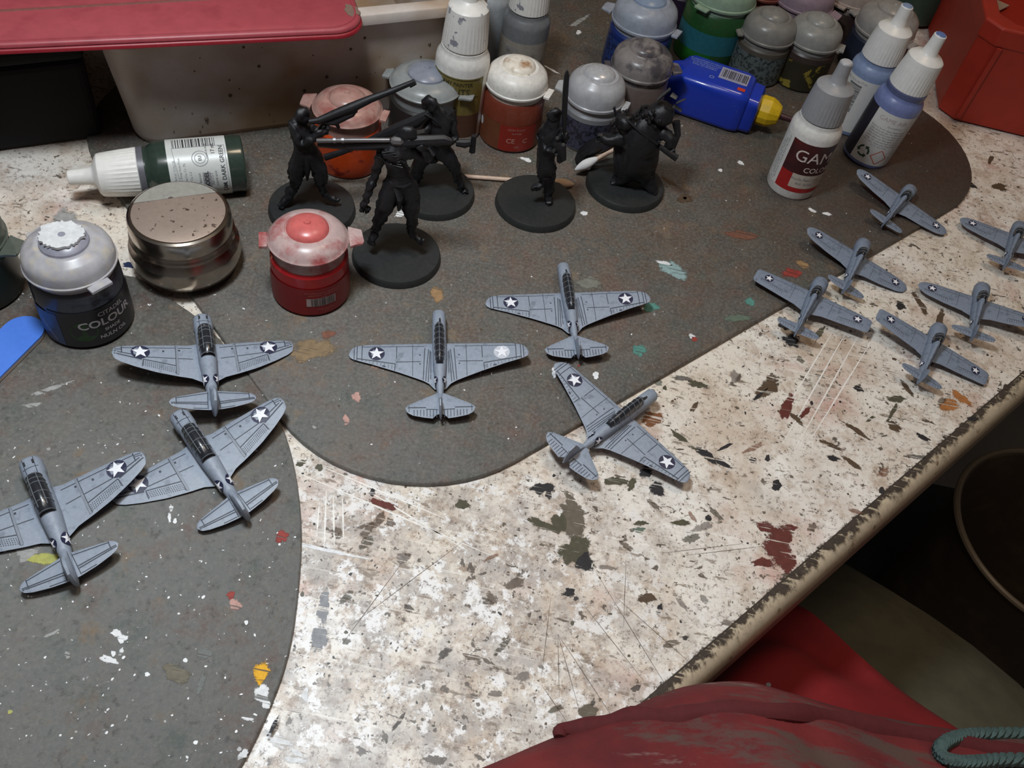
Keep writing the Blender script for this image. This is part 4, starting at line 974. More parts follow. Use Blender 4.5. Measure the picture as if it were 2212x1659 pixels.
def side_mark(parent, y, z, r, hwf, th0=.5, vh=.2):
    for s in (-1, 1):
        d = disc(0, 0, r, 16)
        def pos(u, v, l): # u along the body, v up round its side
            hw = hwf(y+u); a = th0+v/max(hw, .05)*.9
            return (s*(hw*max(math.cos(a), .001)**.85+l*math.cos(a)), y+u, z+vh*math.copysign(abs(math.sin(a))**.9, math.sin(a))+l*math.sin(a))
        k = mesh_obj('insignia', MB().add([pos(u, v, .012) for u, v in d]+[pos(0, 0, .012)], [(i, (i+1) % 16, 16) for i in range(16)]), M_NAVY, parent, smooth=False)
        sv, sf = star_tris(star(0, 0, r*.95, -PI/2), 0, 0)
        mesh_obj('star', MB().add([pos(u, v, .018) for u, v in sv], sf), M_STAR, k, smooth=False)

def place_plane(t, x, y, z, yaw, roll, pitch, k=1.):
    t.location = Vector((x, y, z))*U
    t.rotation_euler = (Matrix.Rotation(yaw, 3, 'Z') @ Matrix.Rotation(roll, 3, 'Y') @ Matrix.Rotation(pitch, 3, 'X')).to_euler()
    t.scale = (k, k, k)

def bomber_smooth(label, pose, silver=False):
    """long-canopy torpedo bomber"""
    L = 4.42
    t = thing('model_aircraft', label, 'model aircraft', group='torpedo bombers with ribbed tailplanes')
    place_plane(t, *pose)
    fs = [(0,.10,.22,.42),(-.03,.19,.13,.52),(-.10,.225,.09,.56),(-.45,.235,.06,.60),(-.9,.235,.03,.64),(-1.6,.235,.02,.66),(-2.3,.225,.04,.66),(-2.7,.19,.09,.62),(-3.1,.14,.16,.56),(-3.5,.095,.22,.52),(-4.0,.055,.30,.50),(-4.35,.03,.36,.48),(-4.42,.012,.40,.45)]
    f = fuselage(t, fs, M_PL)
    wg = Wing([(0,-1.22),(.3,-1.25),(1.4,-1.30),(2.4,-1.36),(2.70,-1.42),(2.84,-1.52),(2.92,-1.66),(2.95,-1.80)],
              [(0,-3.18),(.20,-3.12),(.30,-2.95),(.45,-2.83),(.9,-2.64),(1.4,-2.44),(2.2,-2.16),(2.6,-2.04),(2.82,-1.96),(2.90,-1.90),(2.95,-1.80)], .17, .07, .20, .055)
    wo = mesh_obj('wing', wg.mesh(), M_PL, t, ang=50)
    ln = MB()
    for s in (-1, 1):
        for x in (2.52, 2.68, 2.77): wg.line(ln, (s*x, -1.40), (s*x, -2.02), .010)
        wg.line(ln, (s*.5, -1.42), (s*2.52, -1.48), .008); wg.line(ln, (s*.62, -2.06), (s*1.42, -2.08), .010)
        wg.line(ln, (s*2.70, -1.94), (s*1.44, -2.15), .013); wg.line(ln, (s*1.44, -2.15), (s*1.46, -2.40), .010)
        wg.line(ln, (s*.88, -1.36), (s*.88, -2.62), .007); wg.line(ln, (s*1.40, -1.45), (s*1.40, -1.95), .009)
        for k, (xa, xb) in enumerate(((.48,.54),(.36,.46),(.31,.38),(.28,.30))): wg.line(ln, (s*xa, -1.5-.05*k), (s*xb, -2.76-.04*k), .010)
        wg.line(ln, (s*1.75, -2.25), (s*1.86, -2.22), .018)
        for yy, xx in ((-1.80, .64), (-2.15, .64)): ln.add([(s*xx+.03*math.cos(a), yy+.03*math.sin(a), wg.z(xx, yy)+.006) for a in [PI*k/3 for k in range(6)]], [tuple(range(6))])
        for k in range(10): wg.line(ln, (s*(1.55+.12*k), -2.19+.027*k), (s*(1.55+.12*k), -2.34+.038*k), .005, 3)
    mesh_obj('panel_lines', ln, M_LINE, wo, smooth=False)
    for s in (-1, 1): insignia(t, wg, s*2.05, -1.75, .265, silver and s > 0)
    tw = Wing([(0,-3.42),(.12,-3.46),(.6,-3.70),(1.0,-3.90),(1.10,-4.02)], [(0,-4.25),(.12,-4.27),(.2,-4.42),(.5,-4.38),(.85,-4.30),(1.02,-4.20),(1.10,-4.02)], .07, .04, .44, .02)
    to = mesh_obj('tailplane', tw.mesh(14, 6), M_PL, t, ang=50)
    ln = MB()
    for s in (-1, 1):
        tw.line(ln, (s*.08, -4.10), (s*.45, -4.08), .011); tw.line(ln, (s*.45, -4.02), (s*1.02, -4.02), .013)
        for k in range(8): tw.line(ln, (s*(.12+.10*k), -4.10), (s*(.12+.10*k), -4.38+.012*k), .008, 3)
        tw.line(ln, (s*.98, -3.92), (s*.98, -4.18), .007)
    mesh_obj('panel_lines', ln, M_LINE, to, smooth=False)
    fin(t, [(-3.35,.46),(-3.75,.62),(-3.98,.98),(-4.12,1.06),(-4.32,1.0),(-4.46,.72),(-4.48,.46),(-4.3,.36)], M_PL, .045)
    canopy(t, [(-.62,.01,.58,.60),(-.78,.12,.54,.78),(-.95,.155,.52,.86),(-1.6,.165,.50,.88),(-2.1,.155,.52,.84),(-2.38,.12,.56,.78),(-2.42,.11,.58,.70)], None, (-.86,-1.05,-1.28,-1.52,-1.78,-2.02,-2.24), 1)
    mesh_obj('gun_sight', MB().tube([(.03,-.52,.63),(.03,-.70,.70)], .028, 6), M_BLK, t)
    mesh_obj('spinner', MB().tube([(0,.09,.32),(0,.06,.32),(0,-.02,.32)], [.025,.055,.06], 10), M_BLK, t)
    side_mark(t, -2.98, .36, .165, lambda y: .14+(y+3.1)*.125+.012, .34, .225)
    return t
bomber_smooth('long-canopy grey aircraft with a silvery patch around one wing star', (-2.911, 20.852, 0.053, 0.224, -0.077, 0.039), True)
bomber_smooth('long-canopy grey aircraft on the placemat, both wing stars on dark blue', (0.958, 24.425, 0.044, 0.244, -0.089, 0.027))
bomber_smooth('long-canopy grey aircraft lying diagonally across the placemat edge and cream desk', (4.631, 19.282, 0.015, -0.642, 0.027, 0.007, .986))

def bomber_flaps(label, pose):
    """dive bomber with perforated flaps and wide framed canopy"""
    t = thing('model_aircraft', label, 'model aircraft', group='dive bombers with perforated flaps')
    place_plane(t, *pose)
    fs = [(0,.17,.18,.50),(-.05,.26,.10,.60),(-.16,.30,.06,.66),(-.55,.305,.04,.68),(-.62,.275,.04,.70),(-1.1,.28,.02,.72),(-1.9,.275,.03,.72),(-2.4,.24,.08,.68),(-2.9,.19,.16,.62),(-3.4,.14,.24,.58),(-3.9,.09,.30,.54),(-4.15,.05,.36,.50),(-4.2,.02,.40,.46)]
    fuselage(t, fs, M_PL, 22)
    wg = Wing([(0,-.98),(.28,-1.0),(.45,-1.06),(1.0,-1.06),(2.3,-1.10),(2.56,-1.14),(2.69,-1.22),(2.735,-1.40)],
              [(0,-2.66),(.24,-2.64),(.38,-2.50),(.55,-2.44),(.85,-2.38),(1.5,-2.20),(2.1,-1.96),(2.5,-1.76),(2.68,-1.62),(2.735,-1.40)], .17, .07, .17, .075)
    wo = mesh_obj('wing', wg.mesh(), M_PL, t, ang=50)
    ln = MB(); dots = MB(); seam = MB()
    for s in (-1, 1):
        wg.line(ln, (s*2.46, -1.16), (s*2.46, -1.44), .012); wg.line(ln, (s*.42, -1.24), (s*2.46, -1.22), .010)
        wg.line(ln, (s*.42, -1.72), (s*1.7, -1.62), .010); wg.line(ln, (s*1.7, -1.62), (s*2.66, -1.36), .012); wg.line(ln, (s*1.9, -1.70), (s*2.68, -1.43), .015)
        wg.line(ln, (s*2.46, -1.30), (s*2.68, -1.33), .009); wg.line(ln, (s*2.46, -1.24), (s*2.66, -1.26), .009)
        wg.line(ln, (s*.90, -1.98), (s*1.86, -1.70), .012); wg.line(ln, (s*1.86, -1.70), (s*1.90, -1.96), .011); wg.line(ln, (s*.92, -2.0), (s*.95, -2.28), .010)
        wg.line(seam, (s*.86, -1.08), (s*.90, -2.30), .024, 10, .018); wg.line(ln, (s*.84, -1.10), (s*.87, -2.28), .008, 10, .007); wg.line(ln, (s*.905, -1.10), (s*.94, -2.28), .007, 10, .007)
        for x, y in ((1.27, -1.38), (.80, -1.35)): ln.add([(s*x+a, y+b, wg.z(x, y)+.007) for a, b in ((-.03,-.035),(.03,-.035),(.03,.035),(-.03,.035))], [(0,1,2,3)])
        for r_ in range(4):
            for k in range(17):
                f_ = k/16; x = .98+.88*f_; y0 = -2.03+.285*f_; y1 = -2.235+.30*f_; y = y0+(y1-y0)*(r_+.3)/3.6
                dots.add([(s*x+a, y+b, wg.z(x, y)+.008) for a, b in ((-.013,-.013),(.013,-.013),(.013,.013),(-.013,.013))], [(0,1,2,3)])
    mesh_obj('panel_lines', ln, M_LINE, wo, smooth=False)
    o = mesh_obj('flap_perforations', dots, M_LINE, wo, smooth=False); o['kind'] = 'stuff'
    mesh_obj('wing_joint_strip', seam, plain('strip_light', (.22,.25,.30), .5), wo, smooth=False)
    for s in (-1, 1): insignia(t, wg, s*1.93, -1.40, .275)
    tw = Wing([(0,-3.22),(.12,-3.24),(.8,-3.36),(1.1,-3.42),(1.22,-3.50),(1.26,-3.60)], [(0,-3.98),(.15,-3.98),(.6,-3.92),(1.0,-3.82),(1.18,-3.74),(1.26,-3.60)], .07, .04, .46, .02)
    to = mesh_obj('tailplane', tw.mesh(14, 6), M_PL, t, ang=50)
    ln = MB()
    for s in (-1, 1):
        tw.line(ln, (s*.14, -3.34), (s*1.05, -3.46), .010); tw.line(ln, (s*1.05, -3.42), (s*1.05, -3.68), .010)
        tw.line(ln, (s*.16, -3.70), (s*1.2, -3.62), .012); tw.line(ln, (s*.16, -3.77), (s*1.2, -3.66), .012); tw.line(ln, (s*.2, -3.92), (s*.6, -3.88), .010); tw.line(ln, (s*.14, -3.28), (s*.18, -3.95), .009)
    mesh_obj('panel_lines', ln, M_LINE, to, smooth=False)
    fin(t, [(-3.05,.56),(-3.35,.74),(-3.6,1.02),(-3.82,1.10),(-4.08,1.02),(-4.18,.78),(-4.2,.48),(-4.0,.40)], M_PL, .085)
    canopy(t, [(-.72,.13,.64,.72),(-.80,.20,.60,.92),(-.95,.22,.58,.98),(-1.5,.235,.56,.98),(-1.85,.225,.58,.94),(-2.0,.20,.62,.84)], None, (-.80,-.98,-1.12,-1.42,-1.68,-1.97), 2)
    mb = MB()
    for s in (-1, 1): mb.box((s*.11-.02, -.34, .665), (s*.11+.02, -.22, .685))
    mesh_obj('gun_ports', mb, M_BLK, t, smooth=False)
    ln = MB()
    for s in (-1, 1): ln.tube([(s*.14, -.12, .652), (s*.135, -.72, .69)], .008, 4)
    ln.tube([(-.2,-.45,.63),(-.1,-.45,.672),(0,-.45,.685),(.1,-.45,.672),(.2,-.45,.63)], .007, 4)
    mesh_obj('cowl_lines', ln, M_LINE, t)
    mesh_obj('spinner', MB().tube([(0,.07,.34),(0,.05,.34),(0,-.02,.34)], [.02,.05,.055], 10), M_BLK, t)
    side_mark(t, -2.84, .392, .20, lambda y: .19+(y+2.9)*.10+.012, .50, .245)
    return t
bomber_flaps('grey aircraft with perforated flaps, its nose pointing at the metal tin', (-10.276, 18.399, .09, 0.458, 0.155, -0.025, .99))
bomber_flaps('grey aircraft with perforated flaps, its nose touching the tailplane above it', (-9.472, 14.658, 0.15, 0.831, -0.121, 0.085))
bomber_flaps('grey aircraft with perforated flaps, its left wing cut by the picture edge', (-12.662, 12.151, 0.16, 0.723, -0.103, 0.075, 1.005))

def small_fighter(label, pose, tip='round'):
    t = thing('model_aircraft', label, 'model aircraft', group='small stubby fighters at the right')
    place_plane(t, *pose)
    fs = [(0,.15,.20,.50),(-.04,.25,.10,.60),(-.14,.29,.05,.66),(-.50,.30,.03,.68),(-.56,.255,.04,.68),(-1.0,.26,.03,.68),(-1.6,.22,.06,.64),(-2.2,.14,.14,.58),(-2.8,.07,.24,.52),(-3.15,.035,.32,.50),(-3.24,.015,.38,.46)]
    fuselage(t, fs, M_PL2, 18)
    if tip == 'round': le = [(0,-.68),(.3,-.68),(1.7,-.74),(2.05,-.81),(2.2,-.92),(2.27,-1.08)]; te = [(0,-1.80),(.28,-1.78),(.42,-1.68),(1.2,-1.60),(1.9,-1.47),(2.17,-1.32),(2.27,-1.08)]
    else: le = [(0,-.68),(.3,-.68),(1.7,-.75),(2.1,-.79),(2.2,-.82),(2.26,-.90)]; te = [(0,-1.80),(.28,-1.78),(.42,-1.68),(1.2,-1.60),(2.0,-1.51),(2.2,-1.47),(2.26,-1.38)]
    wg = Wing(le, te, .14, .07, .30, .03)
    wo = mesh_obj('wing', wg.mesh(20, 7), M_PL2, t, ang=50)
    ln = MB()
    for s in (-1, 1):
        wg.line(ln, (s*1.1, -1.34), (s*2.0, -1.22), .008)
        for k in range(12): wg.line(ln, (s*(1.1+.08*k), -1.35+.012*k), (s*(1.1+.08*k), -1.50+.016*k), .005, 2)
        wg.line(ln, (s*.75, -.82), (s*.75, -1.5), .006); wg.line(ln, (s*.4, -.95), (s*1.7, -.98), .005)
    mesh_obj('panel_lines', ln, plain('panel_wash_soft', (.075,.09,.12), .6), wo, smooth=False)
    for s in (-1, 1): insignia(t, wg, s*1.74, -1.08, .17, False, True, .90)
    tw = Wing([(0,-2.66),(.5,-2.72),(.72,-2.78),(.80,-2.88)], [(0,-3.10),(.1,-3.12),(.6,-3.06),(.74,-3.0),(.80,-2.88)], .06, .035, .50, .02)
    to = mesh_obj('tailplane', tw.mesh(12, 5), M_PL2, t, ang=50)
    ln = MB()
    for s in (-1, 1):
        tw.line(ln, (s*.1, -2.93), (s*.75, -2.90), .007)
        for k in range(6): tw.line(ln, (s*(.15+.1*k), -2.94), (s*(.15+.1*k), -3.06), .005, 2)
    mesh_obj('panel_lines', ln, plain('panel_wash_soft', (.075,.09,.12), .6), to, smooth=False)
    fin(t, [(-2.55,.56),(-2.75,.78),(-2.92,.98),(-3.08,.98),(-3.22,.84),(-3.26,.50),(-3.1,.44)], M_PL2, .04)
    canopy(t, [(-.76,.09,.62,.68),(-.86,.155,.58,.90),(-1.0,.175,.56,.96),(-1.18,.165,.58,.96),(-1.30,.14,.60,.92)], None, (-.86,-1.02,-1.17), 0)
    rows = []
    for (y, hw, zt) in ((-1.29,.125,.89),(-1.6,.105,.80),(-2.1,.075,.72),(-2.6,.04,.64),(-2.85,.02,.6)):
        rows.append([(hw*math.cos(PI*j/8), y, .46+(zt-.46)*math.sin(PI*j/8)**.6) for j in range(9)])
    mesh_obj('spine_ridge', MB().grid(rows), M_PL2, t, ang=60)
    mesh_obj('spinner', MB().tube([(0,.08,.36),(0,.05,.36),(0,-.02,.36)], [.03,.055,.06], 10), M_PL2, t)
    side_mark(t, -2.28, .36, .10, lambda y: .14+(y+2.2)*.117+.012, .35, .21)
    return t
small_fighter('small grey fighter whose wingtip touches a blue dropper bottle', (15.044, 33.606, 0.048, -0.487, 0.160, 0.062))
small_fighter('small grey fighter with rounded wingtips, half over the placemat edge', (12.578, 29.359, 0.049, -0.316, 0.182, 0.092))
small_fighter('small grey fighter nearest the long-canopy aircraft, one squared wingtip over the placemat', (10.703, 26.442, 0.073, -0.352, 0.002, 0.071, 1.009), tip='square')
small_fighter('small grey fighter closest to the front edge of the desk', (15.114, 25.38, 0.0, -0.363, 0.137, 0.061), tip='square')
small_fighter('small grey fighter on the cream desk, only its right wingtip cut by the border', (17.328, 28.198, -.02, -0.294, -0.087, 0.05, 1.014))
small_fighter('small grey fighter half cut off by the right border of the photo', (19.776, 32.707, -.03, -0.394, -0.077, 0.058, 1.008))

# ---------------------------------------------------------------- black-primed figures on round bases
M_BP = plain('black_primer', (.012,.012,.014), .38, var=.3, scale=8, bmp=.5); M_BASE = plain('black_base', (.022,.024,.024), .5, var=.2)
def skin_mesh(name, joints, edges, mt, parent, sub=1, org=(0,0,0), bulk=1., rough=0.):
    """joints: name -> (x,y,z,r); one continuous surface grown along the edges, root first"""
    keys = list(joints); me = bpy.data.meshes.new(name)
    me.from_pydata([joints[k][:3] for k in keys], [(keys.index(a), keys.index(b)) for a, b in edges], [])
    o = bpy.data.objects.new(name, me); COL.objects.link(o)
    o.modifiers.new('s', 'SKIN'); 
    for i, k in enumerate(keys):
        sv = me.skin_vertices[0].data[i]; r = joints[k][3]
        r = r if hasattr(r, '__len__') else (r*bulk, r*bulk); sv.radius = r; sv.use_root = (i == 0)
    sb = o.modifiers.new('u', 'SUBSURF'); sb.levels = sub; sb.render_levels = sub
    bpy.context.view_layer.update()
    m2 = bpy.data.meshes.new_from_object(o.evaluated_get(bpy.context.evaluated_depsgraph_get()))
    mb = MB(); mb.v = [(v.co.x-org[0], v.co.y-org[1], v.co.z-org[2]) for v in m2.vertices]; mb.f = [tuple(p.vertices) for p in m2.polygons]
    if rough:
        ns = [v.normal.copy() for v in m2.vertices]
        mb.v = [tuple(Vector(p)+n*(rough*(noise.noise(Vector(p)*5.5)+.6*noise.noise(Vector(p)*12)))) for p, n in zip(mb.v, ns)]
    bpy.data.objects.remove(o); bpy.data.meshes.remove(me); bpy.data.meshes.remove(m2)
    return mesh_obj(name, mb, mt, parent, ang=80)
def figure_base(label, bx, by, Rb=1.6):
    t = thing('miniature_figure', label, 'miniature figure', (bx, by, 0))
    mesh_obj('base', MB().lathe([(Rb,0),(Rb*.995,.05),(Rb*.97,.26),(Rb*.955,.285),(.02,.29)], 64), M_BASE, t)
    return t
class Fig:
    def __init__(s, label, bx, by, Rb=1.6):
        s.bx, s.by = bx, by; s.t = figure_base(label, bx, by, Rb); s.j = {}; s.e = []
    def p(s, px, py, d=0.): return F(px, py, s.bx, s.by, d)-Vector((s.bx, s.by, 0))
    def J(s, k, px, py, r, d=0.): v = s.p(px, py, d); s.j[k] = (v.x, v.y, max(v.z, .31), r)
    def E(s, *ks): s.e += list(zip(ks, ks[1:]))
    def body(s, name='body', sub=1): return skin_mesh(name, s.j, s.e, M_BP, s.t, 2, bulk=1.42, rough=.075)
    def tube(s, name, pts, rad, seg=8, flat=1.): return mesh_obj(name, MB().tube([s.p(*q) for q in pts], rad, seg, flat), M_BP, s.t, ang=40)
    def hand(s, base, px, py, d, dx, dy, dd=0., sz=.085):
        """five separate bent fingers from a palm joint; dx,dy pixel direction"""
        L = math.hypot(dx, dy); ux, uy = dx/L, dy/L; vx, vy = -uy, ux
        for i, (off, ln) in enumerate(((-5, 12), (-1.8, 15), (1.5, 14), (4.6, 11))):
            n1, n2 = '%s_f%da' % (base, i), '%s_f%db' % (base, i)
            s.J(n1, px+ux*ln*.5+vx*off, py+uy*ln*.5+vy*off, sz*.42, d+dd*.5)
            s.J(n2, px+ux*ln+vx*off*1.1, py+uy*ln+vy*off*1.1, sz*.30, d+dd+.06)
            s.E(base, n1, n2)
        s.J(base+'_ta', px+ux*2+vx*8, py+uy*2+vy*8, sz*.42, d+.03); s.J(base+'_tb', px+ux*8+vx*10, py+uy*8+vy*10, sz*.30, d+.06); s.E(base, base+'_ta', base+'_tb')
    def foot(s, ank, px, py, d, dx, dy, sz=.10):
        for i, off in enumerate((-5, 0, 5)):
            L = math.hypot(dx, dy); ux, uy = dx/L, dy/L
            k = '%s_t%d' % (ank, i); s.J(k, px+dx-uy*off, py+dy+ux*off*.6, sz*.45, d+.05); s.E(ank, k)

# figure with rifle aimed up-right (left one)
f = Fig('black-primed figure aiming a long rifle up and to the right, behind the red pot', -8.6, 24.95, 1.6)
f.J('pelvis', 660, 332, .30); f.J('waist', 658, 312, .24); f.J('chest', 655, 286, .36, .05); f.J('neck', 650, 262, .16, .05); f.J('head', 654, 243, .24, .15); f.J('jaw', 662, 250, .15, .30)
f.E('pelvis', 'waist', 'chest', 'neck', 'head', 'jaw')
f.J('ls', 632, 271, .17, .1); f.J('le', 650, 313, .13, .35); f.J('lw', 684, 294, .09, .45); f.J('lh', 697, 284, .10, .45); f.E('chest', 'ls', 'le', 'lw', 'lh')
f.J('rs', 668, 272, .15, -.1); f.J('re', 690, 290, .11, .1); f.J('rh', 706, 268, .10, .35); f.E('chest', 'rs', 're', 'rh')
f.J('lhip', 646, 342, .24, .05); f.J('lk', 638, 372, .24, .15); f.J('lc', 640, 392, .14, .0); f.J('la', 622, 425, .11, .05); f.J('lf', 612, 438, .10, .15); f.E('pelvis', 'lhip', 'lk', 'lc', 'la', 'lf')
f.J('rhip', 680, 342, .22); f.J('rk', 692, 372, .24, .1); f.J('rc', 693, 395, .14, 0); f.J('ra', 702, 420, .11, 0); f.J('rf', 716, 431, .09, .1); f.E('pelvis', 'rhip', 'rk', 'rc', 'ra', 'rf')
f.foot('lf', 610, 440, .2, -6, 8); f.foot('rf', 722, 431, .1, 12, 2)
f.hand('lh', 697, 284, .45, 8, -6)
f.body()
f.tube('loincloth', [(664,336,.2),(665,360,.28),(664,388,.25)], [.22,.24,.08], 8, .5)
rf = f.tube('rifle', [(668,263,.4),(690,260,.4),(720,248,.4),(760,232,.4),(800,214,.4),(850,195,.4),(893,177,.4),(896,175,.4)], [.09,.12,.15,.17,.13,.10,.085,.085], 10)
for q, r in (([(700,266,.4),(722,262,.4),(760,244,.4),(775,232,.4)], [.06,.15,.14,.04]), ([(724,262,.4),(732,277,.4)], [.10,.05]), ([(756,240,.4),(772,242,.4)], [.07,.03]), ([(884,184,.4),(897,177,.4)], [.10,.10])):
    mesh_obj('rifle_furniture', MB().tube([f.p(*p) for p in q], r, 8), M_BP, rf)
mb = MB(); q = random.Random(8)
for k in range(14):
    a = f.p(636+q.uniform(-8, 14), 268+q.uniform(-4, 20), .0); mb.tube([a, a+Vector((q.uniform(-.1,.1), q.uniform(-.1,.05), -.28))], [.03, .01], 5)
mesh_obj('quills', mb, M_BP, f.t)

# front figure, rifle across the shoulders
f = Fig('black-primed figure standing in front with one arm hanging, rifle across its shoulders', -5.02, 23.42, 1.6)
f.J('pelvis', 866, 396, .30, .05); f.J('waist', 860, 372, .20, .1); f.J('chest', 855, 340, .34, .15); f.J('upper', 858, 316, .34, .1); f.J('neck', 872, 300, .18, .1); f.J('head', 884, 286, .24, .2); f.J('jaw', 880, 296, .16, .38)
f.E('pelvis', 'waist', 'chest', 'upper', 'neck', 'head', 'jaw')
f.J('ls', 827, 333, .17, .15); f.J('lb', 818, 352, .12, .15); f.J('le', 810, 378, .10, .1); f.J('lfm', 800, 404, .12, .2); f.J('lw', 789, 434, .075, .3); f.J('lh', 787, 449, .095, .32); f.E('upper', 'ls', 'lb', 'le', 'lfm', 'lw', 'lh')
f.hand('lh', 787, 449, .32, 6, 14, sz=.12)
f.J('rs', 892, 325, .17, 0); f.J('re', 930, 345, .12, .1); f.J('rh', 905, 312, .10, .35); f.E('upper', 'rs', 're', 'rh')
f.J('lhip', 846, 404, .24, .1); f.J('lk', 832, 440, .25, .25); f.J('lcuff', 828, 456, .20, .28); f.J('lc', 818, 474, .15, .1); f.J('la', 809, 500, .10, .0); f.J('lf', 804, 514, .12, .15); f.E('pelvis', 'lhip', 'lk', 'lcuff', 'lc', 'la', 'lf')
f.J('rhip', 886, 404, .24, .05); f.J('rk', 888, 442, .25, .1); f.J('rcuff', 889, 458, .20, .1); f.J('rc', 890, 478, .14, -.05); f.J('ra', 888, 502, .10, -.1); f.J('rf', 898, 514, .12, .05); f.E('pelvis', 'rhip', 'rk', 'rcuff', 'rc', 'ra', 'rf')
f.foot('lf', 804, 516, .2, -2, 14, .13); f.foot('rf', 902, 516, .05, 14, 8, .13)
f.body()
f.tube('loincloth', [(864,396,.3),(864,425,.42),(862,452,.4)], [.26,.30,.12], 8, .45)
f.tube('belt', [(842,392,.28),(856,402,.42),(872,404,.42),(888,396,.3)], .06, 6)
st = f.tube('chest_strap', [(832,322,.32),(850,338,.52),(874,352,.50),(884,366,.3)], .05, 6)
mb = MB()
for k in range(7):
    a = f.p(826+k*2, 330+k*4, .42); b = f.p(852+k*3, 326+k*6, .56); mb.tube([a, b], [.018, .018], 4)
mesh_obj('rib_bindings', mb, plain('primer_sheen', (.05,.05,.052), .4), f.t)
rf = f.tube('rifle', [(684,304,.25),(686,304,.25),(760,303,.25),(842,303,.25)], [.07,.075,.075,.08], 10)
MS = plain('primer_sheen_barrel', (.12,.11,.11), .35, .3); rf.data.materials[0] = MS
for x in (720, 738): mesh_obj('barrel_ring', MB().tube([f.p(x,303,.25), f.p(x+6,303,.25)], .10, 10), MS, rf)
f.tube('rifle_stock', [(686,311,.12),(760,314,.12),(840,312,.15),(880,306,.2),(960,302,.2),(975,306,.2)], [.10,.16,.18,.20,.16,.10], 8)
mesh_obj('rifle_breech', MB().tube([f.p(844,303,.28), f.p(850,305,.28), f.p(866,306,.28), f.p(872,306,.28)], [.08,.15,.15,.08], 8), MS, rf)

# third figure, behind
f = Fig('black-primed figure leaning behind the front one, rifle pointing left over its companion', -4.5, 27.3, 1.6)
f.J('pelvis', 938, 322, .30); f.J('waist', 944, 304, .24); f.J('chest', 950, 280, .38, .05); f.J('upper', 953, 258, .34); f.J('neck', 940, 240, .16, .05); f.J('head', 927, 221, .26, .15); f.J('jaw', 922, 228, .18, .3)
f.E('pelvis', 'waist', 'chest', 'upper', 'neck', 'head', 'jaw')
f.J('rs', 968, 262, .18, -.05); f.J('re', 985, 300, .12, .1); f.J('rw', 960, 306, .09, .4); f.J('rh', 946, 304, .10, .45); f.E('upper', 'rs', 're', 'rw', 'rh')
f.J('ls', 932, 262, .17, .15); f.J('le', 915, 290, .12, .4); f.J('lh', 900, 298, .10, .5); f.E('upper', 'ls', 'le', 'lh')
f.J('rhip', 962, 324, .24, 0); f.J('rk', 978, 350, .20, .15); f.J('rc', 990, 385, .13, .05); f.J('ra', 1001, 422, .10, 0); f.J('rf', 1003, 434, .13, .1); f.E('pelvis', 'rhip', 'rk', 'rc', 'ra', 'rf')
f.J('lhip', 918, 330, .22, .1); f.J('lk', 902, 356, .20, .2); f.J('lc', 900, 384, .13, 0); f.J('la', 896, 408, .10, 0); f.J('lf', 890, 420, .11, .1); f.E('pelvis', 'lhip', 'lk', 'lc', 'la', 'lf')
f.foot('rf', 1003, 436, .15, 0, 10, .15); f.foot('lf', 890, 420, .1, -8, 8, .12)
f.body()
rf = f.tube('rifle', [(930,244,.35),(900,262,.35),(860,278,.38),(830,290,.40),(780,312,.40),(740,328,.40),(702,340,.40)], [.14,.22,.22,.16,.11,.11,.13], 8)
mesh_obj('rifle_stock_plate', MB().tube([f.p(881,291,.62), f.p(918,283,.62)], .085, 6), MS, rf)
f.tube('ammunition_pack', [(962,240,-.2),(968,262,-.25),(968,285,-.2)], [.30,.36,.28], 8)
f.tube('pistol', [(985,308,.2),(1004,310,.2),(1018,308,.2)], [.13,.17,.12], 8)
f.tube('pistol_grip', [(1024,293,.2),(1020,328,.2)], [.10,.13], 6)
f.tube('tunic_skirt', [(935,306,.2),(930,326,.25),(930,345,.15)], [.34,.40,.30], 10, .6)
f.tube('strap', [(918,246,.5),(932,254,.55),(950,268,.5)], .04, 5)

# fourth figure with upright blade
f = Fig('black-primed figure standing beside the white-lidded pot, holding an upright blade', -.54, 27.85, 1.6)
f.J('pelvis', 1177, 350, .27); f.J('waist', 1179, 330, .24); f.J('chest', 1184, 305, .32); f.J('upper', 1190, 284, .28); f.J('neck', 1194, 262, .16); f.J('head', 1198, 242, .22, .1); f.J('jaw', 1201, 252, .15, .25)
f.E('pelvis', 'waist', 'chest', 'upper', 'neck', 'head', 'jaw')
f.J('rs', 1206, 288, .15, .1); f.J('re', 1222, 308, .11, .2); f.J('rh', 1219, 284, .11, .3); f.E('upper', 'rs', 're', 'rh')
f.J('ls', 1172, 292, .15, .1); f.J('le', 1180, 326, .12, .35); f.J('lh', 1204, 322, .10, .45); f.E('upper', 'ls', 'le', 'lh')
f.J('lk', 1176, 376, .23, .15); f.J('lc', 1176, 390, .15, .1); f.J('la', 1168, 402, .10, .2); f.J('lf', 1156, 406, .10, .35); f.E('pelvis', 'lk', 'lc', 'la', 'lf')
f.J('rk', 1186, 378, .22, -.1); f.J('rc', 1186, 402, .15, -.1); f.J('ra', 1184, 432, .11, .0); f.J('rf', 1183, 446, .13, .1); f.E('pelvis', 'rk', 'rc', 'ra', 'rf')
f.foot('rf', 1183, 446, .15, 0, 16, .14); f.foot('lf', 1156, 406, .35, -8, 2, .10)
f.body()
f.tube('blade', [(1225,153,.3),(1224,162,.3),(1221,200,.3),(1219,250,.3),(1219,300,.3)], [.06,.16,.18,.16,.08], 8, .6)
f.tube('gun_body', [(1196,306,.5),(1212,320,.5),(1216,345,.5)], [.14,.20,.13], 7)
f.tube('gun_magazine', [(1208,330,.55),(1209,350,.55)], [.10,.11], 4)
f.tube('satchel', [(1190,318,.3),(1200,330,.35)], [.17,.15], 8)
mb = MB(); q = random.Random(3)
